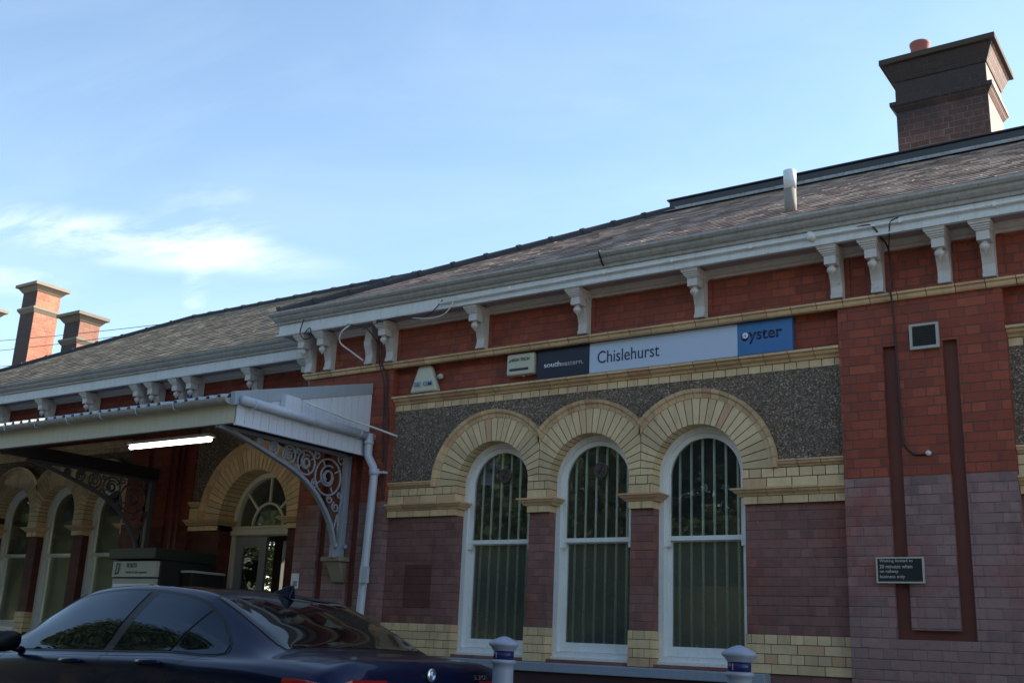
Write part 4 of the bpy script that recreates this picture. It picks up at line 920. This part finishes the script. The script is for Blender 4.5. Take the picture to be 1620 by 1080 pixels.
cable([(-8.05, -.335, 4.66), (-8.15, -.32, 4.69), (-8.22, -.2, 4.66), (-8.25, -.11, 4.5), (-8.24, -.115, 4.35), (-8.23, -.085, 4.22), (-8.20, -.02, 4.1), (-8.175, -.02, 3.8), (-8.13, -.02, 3.5), (-8.115, -.02, 3.2), (-8.13, -.02, 2.8), (-8.10, -.02, 2.68)], .011, 'cable_black', 'thick black cable running down the wall right of the canopy end')
cable([(-8.60, -.33, 4.70), (-8.45, -.34, 4.66), (-8.32, -.3, 4.62), (-8.26, -.13, 4.45), (-8.27, -.10, 4.27), (-8.235, -.02, 4.0), (-8.20, -.02, 3.5), (-8.17, -.02, 3.1)], .007, 'cable_black', 'thin black cable looping off the eaves beside the broken bracket')
cable([(-7.2, -.325, 4.80), (-7.35, -.34, 4.66), (-7.55, -.34, 4.62), (-7.75, -.34, 4.68), (-8.1, -.34, 4.66), (-8.35, -.34, 4.60)], .006, 'cable_black', 'thin black cable looping along the fascia above the tapering alarm box')
cable([(-7.05, -.325, 4.82), (-7.05, -.345, 4.72), (-7.15, -.35, 4.62), (-7.35, -.35, 4.60), (-7.6, -.34, 4.64)], .006, 'cable_white', 'pale hanging cable loop on the fascia left of the name sign')
cable([(-9.33, -.33, 4.86), (-9.36, -.345, 4.70), (-9.28, -.35, 4.60), (-9.18, -.34, 4.62), (-9.22, -.33, 4.74), (-9.30, -.34, 4.66)], .007, 'cable_black', 'tangled black cable at the left corner of the cornice')
cable([(-8.55, -.33, 4.69), (-8.66, -.36, 4.60), (-8.72, -.3, 4.50), (-8.62, -.2, 4.40), (-8.50, -.12, 4.30)], .010, 'cable_white', 'pale frayed cable hanging at the missing bracket near the left corner')
fix = MB(); fix.tube([(-7.25, -.33, 4.765), (-5.2, -.33, 4.785), (-1.2, -.33, 4.788), (4.9, -.33, 4.79)], .0125, 8)
for x in (-6.3, -5.15, -4.4, -3.6, -2.25, -1.5, -.6, .5, 1.6): fix.box(x-.012, x+.012, -.348, -.302, 4.77, 4.81)
simple(fix, 'conduit', 'white_paint', 'long white conduit clipped along the eaves fascia', 'conduit')
jb = MB(); jb.tube([(-3.03, -.302, 4.785), (-3.03, -.365, 4.785)], .04, 16); simple(jb, 'junction_box', 'white_paint', 'round white junction box on the fascia conduit', 'junction box')
# flue on the roof
F_ = thing('roof_flue', (-3.433, .29, 5.33), 'short upright metal flue pipe through the tiled roof', 'flue')
f1 = MB(); f1.lathe([(.058, -.08), (.058, .24), (0, .24)], (-3.433, .29, 5.33), 20); f1.build('base_pipe', 'flue_rust', F_)
f1 = MB(); f1.lathe([(.060, .235), (.062, .43), (.055, .435), (.052, .38), (0, .38)], (-3.433, .29, 5.33), 20); f1.build('sleeve', 'flue_metal', F_)
# ticket machine + notices
T = thing('ticket_machine', (-11.76, .0, .12), 'dark green ticket machine with pale header sign under the canopy', 'ticket machine')
MB().box(-12.22, -11.335, -.40, .45, .12, 2.0).build('cabinet', 'machine_black', T, bevel=.01)
MB().box(-12.24, -11.32, -.52, .46, 2.001, 2.14).build('hood', 'machine_green', T, bevel=.01)
MB().box(-12.19, -11.35, -.47, -.402, 1.783, 1.978).build('header_sign', 'ticket_sign', T, bevel=.004)
MB().box(-12.19, -11.35, -.45, -.402, 1.02, 1.765).build('front_panel', 'panel_grey', T, bevel=.004)
MB().box(-12.16, -11.45, -.458, -.4505, 1.60, 1.70).build('price_panel', 'letter_white', T)
text_mesh('TICKETS', -11.92, 1.925, .21, .052, -.472, 'alarm_black', 'header_lettering', T, bold=.005)
text_mesh('Cards & Cash payment', -11.92, 1.838, .42, .042, -.472, 'alarm_black', 'header_lettering', T)
ic = MB(); ic.xz([(-12.13, 1.81), (-12.06, 1.82), (-12.04, 1.95), (-12.11, 1.955)], [[(-12.115, 1.83), (-12.075, 1.838), (-12.06, 1.935), (-12.098, 1.938)]], -.476, -.4705); ic.build('ticket_symbol', 'alarm_black', T)
M_ = thing('help_panel', (-11.0, .3, .12), 'low grey cabinet standing in shade right of the ticket machine', 'cabinet')
MB().box(-11.30, -11.10, -.1, .42, .12, 1.86).build('body', 'machine_black', M_, bevel=.01); MB().box(-11.31, -11.09, -.11, .43, 1.861, 1.89).build('lid', 'panel_grey', M_, bevel=.005)
pn = thing('wall_notice', (-9.53, -.01, 1.77), 'small white paper notice on the brick corner beside the entrance door', 'notice')
MB().box(-9.46, -9.34, -.006, -.001, 1.69, 1.86).build('paper', 'letter_white', pn)
mk = MB()
for k in range(5): mk.box(-9.44+random.random()*.02, -9.37+random.random()*.02, -.0085, -.0065, 1.715+k*.012, 1.722+k*.012)
mk.build('print', 'alarm_black', pn)
# interior things seen through the glass
I_ = thing('cupboard', (-4.3, 1.1, .55), 'brown wooden cupboard inside behind the right-hand window', 'cupboard')
MB().box(-5.0, -3.9, .9, 1.3, .55, 1.80).build('body', 'cupboard', I_, bevel=.01)
bt2 = MB(); bt2.lathe([(.03, 0), (.033, .02), (.03, .1), (.012, .13), (.012, .15), (0, .15)], (-4.50, .42, 1.09), 14); simple(bt2, 'bottle', 'bar_white', 'small white bottle standing inside on the right-hand window ledge', 'bottle')
lg = MB(); lg.box(-7.2, -3.8, .36, .62, 1.05, 1.085); lg.build('window_ledge', 'interior', B)

# ------------------------------------------------------------------ bollards
def bollard(x, y, label):
    b = thing('bollard', (x, y, 0), label, 'bollard', 'grey bollards on the forecourt')
    p = MB(); p.lathe([(.10, .0), (.10, .12), (.082, .15), (.072, .3), (.067, 1.00), (.067, 1.035), (.080, 1.042), (.083, 1.052), (.080, 1.062), (.067, 1.066), (0, 1.066)], (x, y, 0), 28); p.build('post', 'bollard_grey', b)
    q = MB(); q.lathe([(0, 1.066), (.0655, 1.067), (.0655, 1.118), (0, 1.118)], (x, y, 0), 28); q.build('band', 'bollard_band', b)
    h_ = MB(); h_.lathe([(0, 1.119), (.069, 1.119), (.072, 1.126), (.082, 1.140), (.097, 1.152), (.099, 1.162), (.088, 1.175), (.062, 1.190), (.035, 1.202), (.012, 1.209), (0, 1.210)], (x, y, 0), 28); h_.build('head', 'bollard_grey', b)
    k_ = MB()
    a0 = -1.75
    for a in (a0, ): k_.add([(x+cos(a+s*.05)*.0668, y+sin(a+s*.05)*.0668, z) for s, z in ((-1, 1.075), (1, 1.075), (1, 1.108), (-1, 1.108))], [(0, 1, 2, 3)])
    k_.build('emblem', 'bollard_mark', b)
bollard(-4.13, -3.3, 'grey bollard with dark blue band just right of the parked car')
bollard(-2.52, -3.3, 'grey bollard with dark blue band below the right-hand window')

# ------------------------------------------------------------------ parked car
CAR = thing('parked_car', (-4.36, -3.756, 0), 'dark blue saloon car parked in front of the station', 'car', rz=3.0679)
ST = [ # x, zc, yr, zr, yb, zb, ym
 (-.03, .85, .50, .84, .66, .82, .72), (.0, .94, .55, .93, .74, .885, .79), (.05, 1.02, .60, 1.008, .785, .945, .845), (.15, 1.045, .62, 1.025, .805, .965, .875), (.40, 1.068, .64, 1.046, .82, .992, .905), (.62, 1.09, .645, 1.062, .83, 1.005, .922),
 (.95, 1.235, .635, 1.195, .838, 1.012, .932), (1.25, 1.355, .608, 1.31, .842, 1.015, .934), (1.5, 1.430, .59, 1.385, .846, 1.022, .934), (1.9, 1.468, .590, 1.424, .852, 1.012, .934), (2.35, 1.479, .595, 1.437, .856, 1.0, .934),
 (2.75, 1.462, .592, 1.420, .856, .99, .932), (3.05, 1.41, .60, 1.370, .852, .982, .93), (3.4, 1.26, .64, 1.222, .845, .972, .928), (3.75, 1.075, .69, 1.04, .825, .955, .925), (4.2, .965, .66, .935, .81, .90, .92), (4.6, .86, .60, .83, .77, .79, .90), (4.85, .72, .50, .70, .68, .66, .82), (4.92, .60, .42, .59, .58, .56, .70)]
def sec(x):
    xs = [s[0] for s in ST]; x = min(max(x, xs[0]), xs[-1]); i = max(j for j in range(len(xs)-1) if xs[j] <= x)
    t = (x-xs[i])/(xs[i+1]-xs[i]); out = []
    for k in range(1, 7):
        p1, p2 = ST[i][k], ST[i+1][k]; h_ = xs[i+1]-xs[i]
        m1 = (p2-ST[i-1][k])/(xs[i+1]-xs[i-1]) if i > 0 else (p2-p1)/h_
        m2 = (ST[i+2][k]-p1)/(xs[i+2]-xs[i]) if i < len(xs)-2 else (p2-p1)/h_
        t2, t3 = t*t, t*t*t; out.append((2*t3-3*t2+1)*p1+(t3-2*t2+t)*h_*m1+(-2*t3+3*t2)*p2+(t3-t2)*h_*m2)
    zc, yr_, zr_, yb, zb, ym = out
    return [(0, zc), (yr_*.45, zc-.10*(zc-zr_)), (yr_*.84, zc-.48*(zc-zr_)), (yr_, zr_), (yr_+(yb-yr_)*.60+.008, zr_+(zb-zr_)*.52), (yb, zb), (yb+(ym-yb)*.72, zb-.045), (ym, zb-.13 if zb > .8 else zb-.06), (ym-.005, .56), (ym-.012, .40), (ym-.06, .26), (ym-.16, .20)]
def S_(x, u, side=1, off=0.0):
    P = sec(x); i = min(int(u), len(P)-2); t = u-i
    def cr(i, t):
        p0, p1, p2, p3 = (P[max(i-1, 0)] if i > 0 else (-P[1][0], P[1][1])), P[i], P[i+1], P[min(i+2, len(P)-1)]
        return [.5*((2*p1[j])+(-p0[j]+p2[j])*t+(2*p0[j]-5*p1[j]+4*p2[j]-p3[j])*t*t+(-p0[j]+3*p1[j]-3*p2[j]+p3[j])*t**3) for j in (0, 1)]
    y, z = cr(i, t)
    if off:
        ta, tb_ = max(t-.02, 0), min(t+.02, 1); a, b = cr(i, ta), cr(i, tb_); d = Vector((b[0]-a[0], b[1]-a[1])).normalized()
        # normal incl. slope along x
        e = .02; P2 = sec(min(x+e, 4.91)); P1 = sec(max(x-e, -.02)); j = i
        za = P1[j][1]*(1-t)+P1[j+1][1]*t; zb_ = P2[j][1]*(1-t)+P2[j+1][1]*t; ya = P1[j][0]*(1-t)+P1[j+1][0]*t; yb_ = P2[j][0]*(1-t)+P2[j+1][0]*t
        tx = Vector((2*e, yb_-ya, zb_-za)).normalized(); tu = Vector((0, d.x, d.y)); n_ = tu.cross(tx).normalized()
        if n_.z < 0 and n_.y < .3: n_ = -n_
        if n_.y < -.01 or (abs(n_.y) < .3 and n_.z < 0): n_ = -n_
        v = Vector((x, y, z))+n_*off
        return Vector((v.x, v.y*side, v.z))
    return Vector((x, y*side, z))
body = MB(); NX = 110; NU = 54; rows = []
for i in range(NX+1):
    x = -.03+4.95*(i/NX)
    row_ = [S_(x, 11*j/NU, -1) for j in range(NU, 0, -1)]+[S_(x, 11*j/NU, 1) for j in range(0, NU+1)]
    rows.append(row_)
m_ = len(rows[0]); vs = [v for r2 in rows for v in r2]
body.add(vs, [(i*m_+j, i*m_+j+1, (i+1)*m_+j+1, (i+1)*m_+j) for i in range(NX) for j in range(m_-1)]+[tuple(range(m_)), tuple(reversed(range(NX*m_, (NX+1)*m_)))], smooth=True)
bo = body.build('body', 'car_paint', CAR, local=True)
def patch(xa, xb, ulo, uhi, name, mat, sides=(1, -1), off=.004, nx=40, nu=10, par=None):
    for sd__ in sides:
        mb = MB(); vs = []
        for i in range(nx+1):
            x = xa+(xb-xa)*i/nx; a, b = ulo(x), uhi(x)
            for j in range(nu+1): vs.append(S_(x, a+(b-a)*j/nu, sd__, off))
        mb.add(vs, [(i*(nu+1)+j, i*(nu+1)+j+1, (i+1)*(nu+1)+j+1, (i+1)*(nu+1)+j) for i in range(nx) for j in range(nu)], smooth=True)
        mb.build(name, mat, par or CAR, local=True)
def centre_patch(xa, xb, um, name, mat, off=.004, nx=30, nu=24):
    mb = MB(); vs = []
    for i in range(nx+1):
        x = xa+(xb-xa)*i/nx
        for j in range(nu+1):
            q = -1+2*j/nu; u = abs(q)*um(x); vs.append(S_(x, u, 1 if q >= 0 else -1, off))
    mb.add(vs, [(i*(nu+1)+j, i*(nu+1)+j+1, (i+1)*(nu+1)+j+1, (i+1)*(nu+1)+j) for i in range(nx) for j in range(nu)], smooth=True)
    mb.build(name, mat, CAR, local=True)
def itp(tab, x):
    if x <= tab[0][0]: return tab[0][1]
    for (a, p), (b, q) in zip(tab, tab[1:]):
        if x <= b: t = (x-a)/(b-a); t = t*t*(3-2*t)*.35+t*.65; return p+(q-p)*t
    return tab[-1][1]
TOP = [(.95, 4.55), (.975, 4.22), (1.04, 3.90), (1.18, 3.56), (1.42, 3.34), (1.7, 3.24), (2.1, 3.16), (2.6, 3.16), (3.0, 3.22), (3.3, 3.45), (3.45, 4.2), (3.58, 4.86)]
BOT = [(.95, 4.58), (.98, 4.76), (1.05, 4.90), (1.2, 4.95), (3.58, 4.95)]
tp = lambda x: itp(TOP, x); bt3 = lambda x: itp(BOT, x)
patch(.945, 3.57, lambda x: tp(x)-.13*(1 if x < 3.4 else 1), lambda x: min(bt3(x)+.12, 5.06), 'window_surround', 'car_trim', off=.0025, nx=90)
def sub(xa, xb, name):
    patch(xa, xb, lambda x: tp(x), lambda x: max(tp(x)+.01, bt3(x)), name, 'car_glass', off=.006, nx=50)
def slanted(xa0, xa1, xb0, xb1, name):   # front/rear edges slanted: x depends on v
    for sd__ in (1, -1):
        mb = MB(); vs = []; nx, nv = 34, 14
        for j in range(nv+1):
            v = j/nv
            xa = xa0+(xa1-xa0)*v; xb = xb0+(xb1-xb0)*v
            for i in range(nx+1):
                x = xa+(xb-xa)*i/nx; u = tp(x)+(bt3(x)-tp(x))*v; vs.append(S_(x, u, sd__, .006))
        mb.add(vs, [(j*(nx+1)+i, j*(nx+1)+i+1, (j+1)*(nx+1)+i+1, (j+1)*(nx+1)+i) for j in range(nv) for i in range(nx)], smooth=True)
        mb.build(name, 'car_glass', CAR, local=True)
slanted(2.14, 2.28, 3.50, 3.50, 'front_side_window'); slanted(1.36, 1.52, 2.02, 2.16, 'rear_side_window'); slanted(.975, .975, 1.335, 1.495, 'quarter_window')
centre_patch(.60, 1.44, lambda x: 2.93, 'rear_glass_surround', 'car_trim', .0015)
centre_patch(.63, 1.40, lambda x: 2.86-(.10 if x < .7 else 0), 'rear_windscreen', 'car_rear_glass', .004)
centre_patch(3.05, 3.78, lambda x: 2.9, 'windscreen', 'car_rear_glass', .003)
centre_patch(1.75, 2.85, lambda x: 2.3, 'sunroof', 'car_glass', .003)
# shut lines
def shut(pts, name='shut_line', w_=.004):
    for sd__ in (1, -1):
        mb = MB(); vs = []
        P = []
        for (x0_, u0_), (x1_, u1_) in zip(pts, pts[1:]):
            for k in range(8): P.append((x0_+(x1_-x0_)*k/8, u0_+(u1_-u0_)*k/8))
        P.append(pts[-1])
        for x, u in P: vs += [S_(x-w_, u, sd__, .0012), S_(x+w_, u, sd__, .0012)]
        mb.add(vs, [(2*i, 2*i+1, 2*i+3, 2*i+2) for i in range(len(P)-1)]); mb.build(name, 'car_trim', CAR, local=True)
shut([(2.19, 5.05), (2.215, 6), (2.22, 7), (2.22, 9.5)]); shut([(1.16, 5.0), (1.30, 6), (1.42, 7), (1.50, 8), (1.50, 9.4)]); shut([(3.52, 5.05), (3.56, 6), (3.58, 9.4)])
# boot lid seam, swage
mb = MB(); vs = []
for j in range(41):
    q = -1+2*j/40; y_ = q*.80; u = abs(q)*3.6
    vs += [S_(.545, u, 1 if q >= 0 else -1, .0015), S_(.555, u, 1 if q >= 0 else -1, .0015)]
mb.add(vs, [(2*i, 2*i+1, 2*i+3, 2*i+2) for i in range(40)]); mb.build('boot_seam', 'car_trim', CAR, local=True)
# door handles
for sd__ in (1, -1):
    for xh in (1.50, 2.42):
        mb = MB(); P = [S_(xh+dx, 6.55, sd__, o) for dx, o in ((-.02, .002), (0, .026), (.07, .034), (.15, .034), (.21, .026), (.23, .002))]; mb.tube(P, [.012, .015, .016, .016, .015, .012], 8)
        mb.build('door_handle', 'car_paint', CAR, local=True)
# mirrors
for sd__ in (1, -1):
    mb = MB(); c = Vector((3.33, sd__*1.00, 1.03)); vs = []; n = 10
    for i in range(n+1):
        a = -pi/2+pi*i/n
        for j in range(16):
            b = 2*pi*j/16; ca = max(0, cos(a))**.7
            vs.append(c+Vector((.075*ca*(cos(b) if cos(b) > 0 else cos(b)*.45), sd__*.115*sin(a), .075*ca*sin(b)-.01*sin(a))))
    mb.add(vs, [(i*16+j, i*16+(j+1) % 16, (i+1)*16+(j+1) % 16, (i+1)*16+j) for i in range(n) for j in range(16)], smooth=True)
    mb.tube([S_(3.36, 5.0, sd__, -.01), Vector((3.35, sd__*.93, .985))], .025, 8); mm = mb.build('wing_mirror', 'car_trim', CAR, local=True)
# shark fin
mb = MB(); mb.add([(1.36, -.028, 1.385), (1.55, -.012, 1.43), (1.55, .012, 1.43), (1.36, .028, 1.385), (1.35, -.004, 1.475), (1.40, -.004, 1.478), (1.40, .004, 1.478), (1.35, .004, 1.475)], [(0, 1, 5, 4), (3, 7, 6, 2), (0, 4, 7, 3), (4, 5, 6, 7), (1, 2, 6, 5)])
mb.v = [(a, b, c+.02) for a, b, c in mb.v]; mb.build('roof_aerial', 'car_paint', CAR, local=True, bevel=.006)
# rear lights, badge, lettering, wheels
for sd__ in (1, -1):
    mb = MB(); vs = []
    pts = [(.33, 6.45), (.26, 6.3), (.16, 6.15), (.05, 6.02), (-.022, 5.95)]
    for x, u in pts:
        for k in range(5): vs.append(S_(x, u+(7.3-u)*k/4, sd__, .007))
    mb.add(vs, [(i*5+j, i*5+j+1, (i+1)*5+j+1, (i+1)*5+j) for i in range(4) for j in range(4)], smooth=True)
    mb.add([(-.045, sd__*.42, .925), (-.046, sd__*.70, .925), (-.036, sd__*.775, .905), (-.045, sd__*.42, .80), (-.046, sd__*.70, .77), (-.036, sd__*.775, .77)], [(0, 1, 4, 3), (1, 2, 5, 4)])
    mb.build('tail_light', 'tail_red', CAR, local=True)
bd = MB(); bd.lathe([(0, .008), (.034, .008), (.041, .004), (.041, 0), (0, 0)], (0, 0, 0), 24)
bm2 = MB(); bm2.v = [(.002-z_*1.0-.012, y_, 0.955+x_) for x_, y_, z_ in bd.v]; bm2.f = bd.f; bm2.r = bd.r; bm2.s = bd.s; bdg = bm2.build('badge', 'chrome', CAR, local=True)
q4 = MB(); q4w = MB()
for k in range(4):
    a0 = k*pi/2; pts = [(-.0195, 0, .955)]+[(-.0195, .026*cos(a0+t*pi/12), 0.955+.026*sin(a0+t*pi/12)) for t in range(7)]
    (q4 if k % 2 else q4w).add(pts, [tuple(range(8))])
q4.build('badge_blue_field', 'sign_blue', bdg, local=True); q4w.build('badge_white_field', 'letter_white', bdg, local=True)
lt = text_mesh('530i', 0, 0, .13, .028, 0, 'chrome', 'boot_lettering', CAR)
lt.matrix_parent_inverse = Matrix.Identity(4)
for v_ in lt.data.vertices: x_, y_, z_ = v_.co; v_.co = (-.012, -.40-x_, .945+z_)
for xw in (1.08, 4.06):
    for sd__ in (1, -1):
        mb = MB(); mb.lathe([(.20, -.11), (.31, -.115), (.335, -.08), (.335, .08), (.31, .115), (.20, .11)], (0, 0, 0), 32); mb.v = [(xw+x_, sd__*.82+z_, .335+y_) for x_, y_, z_ in mb.v]; wh_ = mb.build('wheel', 'rubber', CAR, local=True)
        mb = MB(); mb.lathe([(0, -.06), (.21, -.06), (.215, .06), (.19, .07), (.18, .03), (.05, .04), (0, .04)], (0, 0, 0), 24); mb.v = [(xw+x_, sd__*(.84+z_), .335+y_) for x_, y_, z_ in mb.v]; mb.build('rim', 'chrome', wh_, local=True)
pl_ = MB(); pl_.box(-.05, -.035, -.26, .26, .66, .77); pl_.build('number_plate', 'plastic_cream', CAR, local=True)

# ------------------------------------------------------------------ overhead wires past the left chimneys
for k, (a, b, lab) in enumerate((((-30, 4.0, 8.02), (-16.4, 4.2, 7.09), 'uppermost of three thin overhead wires crossing the left chimneys'), ((-30, 4.0, 7.73), (-19.0, 4.2, 7.08), 'middle of three thin overhead wires crossing the left chimneys'), ((-30, 4.0, 7.34), (-20.8, 4.2, 6.78), 'lowest of three thin overhead wires crossing the left chimneys'))):
    a, b = Vector(a), Vector(b); pts = [a.lerp(b, t/10)+Vector((0, 0, -.10*sin(pi*t/10))) for t in range(11)]
    simple(MB().tube(pts, .007, 5), 'overhead_wire', 'cable_black', lab, 'wire', 'overhead wires at the left')

# ------------------------------------------------------------------ trees across the road (seen in the glass) and behind
def tree_meshes(seed, H, cr, nleaf, ls):
    rnd = random.Random(seed); tr = MB(); lf_ = MB()
    tr.tube([(0, 0, 0), (.08, .05, H*.25), (-.05, .1, H*.5), (.05, 0, H*.8)], [H*.028, H*.022, H*.015, H*.005], 8)
    cl_s = []
    for k in range(14):
        a = rnd.random()*2*pi; z = H*rnd.uniform(.12, .8); L = cr*rnd.uniform(.5, .95)*(1-.4*(z/H)); e = Vector((cos(a)*L, sin(a)*L, z+rnd.uniform(.1, .9)))
        tr.tube([(0, 0, z*.8), (e.x*.5, e.y*.5, z*.95), e], [H*.012, H*.007, H*.003], 5); cl_s.append((e, cr*rnd.uniform(.28, .5)))
    for k in range(12): cl_s.append((Vector((rnd.uniform(-.5, .5)*cr, rnd.uniform(-.5, .5)*cr, H*rnd.uniform(.15, .98))), cr*rnd.uniform(.25, .45)))
    for k in range(nleaf):
        c, r = rnd.choice(cl_s); d = Vector((rnd.gauss(0, 1), rnd.gauss(0, 1), rnd.gauss(0, .8))).normalized()*r*rnd.random()**.35
        p = c+d; s = ls*rnd.uniform(.6, 1.3); a = Vector((rnd.gauss(0, 1), rnd.gauss(0, 1), rnd.gauss(0, .6))).normalized(); b = a.orthogonal().normalized()
        lf_.add([p-a*s, p+b*s*.5, p+a*s, p-b*s*.5], [(0, 1, 2, 3)], rnd.random())
    return tr, lf_
protos = []
TP = [(-20.5, -14.5, 9), (-16.8, -15.5, 9), (-13.2, -14.2, 8.5), (-9.8, -15.8, 9), (-6.4, -15, 7.5), (-3, -15.5, 7.5), (1.0, -14.5, 7), (5, -15, 7), (10, -15, 7), (-14.5, -9.6, 7.5), (-17.0, -9.4, 8.4), (-19.8, -9.9, 9.2), (-22.8, -10.5, 10), (-26, -11.8, 11), (-30, -13, 12), (-11.5, -18.5, 10.5), (-8, -19, 9.5), (-15, -19, 11), (-18.6, -18.6, 11), (-39, -15.5, 11.5), (-45, -18.5, 13), (-29, -18, 12), (-24.5, -16, 11), (-36, -20, 13)]
TL = ['tall leafy tree across the road, seen only mirrored in the windows']
for i, (x, y, H) in enumerate(TP):
    if i < 3:
        t = thing('roadside_tree', (x, y, 0), 'leafy roadside tree across the road behind the viewer', 'tree', 'trees across the road')
        tr, lf_ = tree_meshes(i+3, 10, 3.6, 15000, .15)
        a = tr.build('trunk', 'bark', t, local=True); b = lf_.build('crown', 'leaf', t, local=True); protos.append(t)
        t.scale = (H/10,)*3
    else:
        s = protos[i % 3]; t = s.copy(); COL.objects.link(t); t.location = (x, y, 0); t.scale = (H/10,)*3; t.rotation_euler = (0, 0, i*1.3)
        for ch in s.children: c = ch.copy(); COL.objects.link(c); c.parent = t
hd = MB(); rnd = random.Random(5)
for k in range(20000):
    x = rnd.uniform(-40, 18); a = rnd.random()*pi; hh = 2.3+.4*sin(x*.9)+.3*sin(x*2.3); p = Vector((x, -12.6+cos(a)*.8*rnd.uniform(.8, 1), max(.1, sin(a)*hh*rnd.uniform(.75, 1.0)))); s = .11*rnd.uniform(.6, 1.3)
    q = Vector((rnd.gauss(0, 1), rnd.gauss(0, 1), rnd.gauss(0, .6))).normalized(); b = q.orthogonal().normalized(); hd.add([p-q*s, p+b*s*.55, p+q*s, p-b*s*.55], [(0, 1, 2, 3)], rnd.random())
hg = hd.build('hedge', 'leaf', None); tag(hg, 'long clipped hedge across the road behind the viewer', 'hedge')
for i, (x, y) in enumerate(((-16.6, 7.2), (-18.6, 8.6), (-14.8, 6.8))):
    s = protos[i % 3]; t = s.copy(); COL.objects.link(t); t.location = (x, y, 0); t.scale = (.34,)*3
    for ch in s.children: c = ch.copy(); COL.objects.link(c); c.parent = t
    t['label'] = ('small bush seen in the middle of the entrance doorway', 'bush furthest back behind the entrance doorway', 'bush nearest the rear doorway of the entrance hall')[i]; t['group'] = 'bushes beyond the station'; t['category'] = 'bush'; t.name = 'platform_bush'
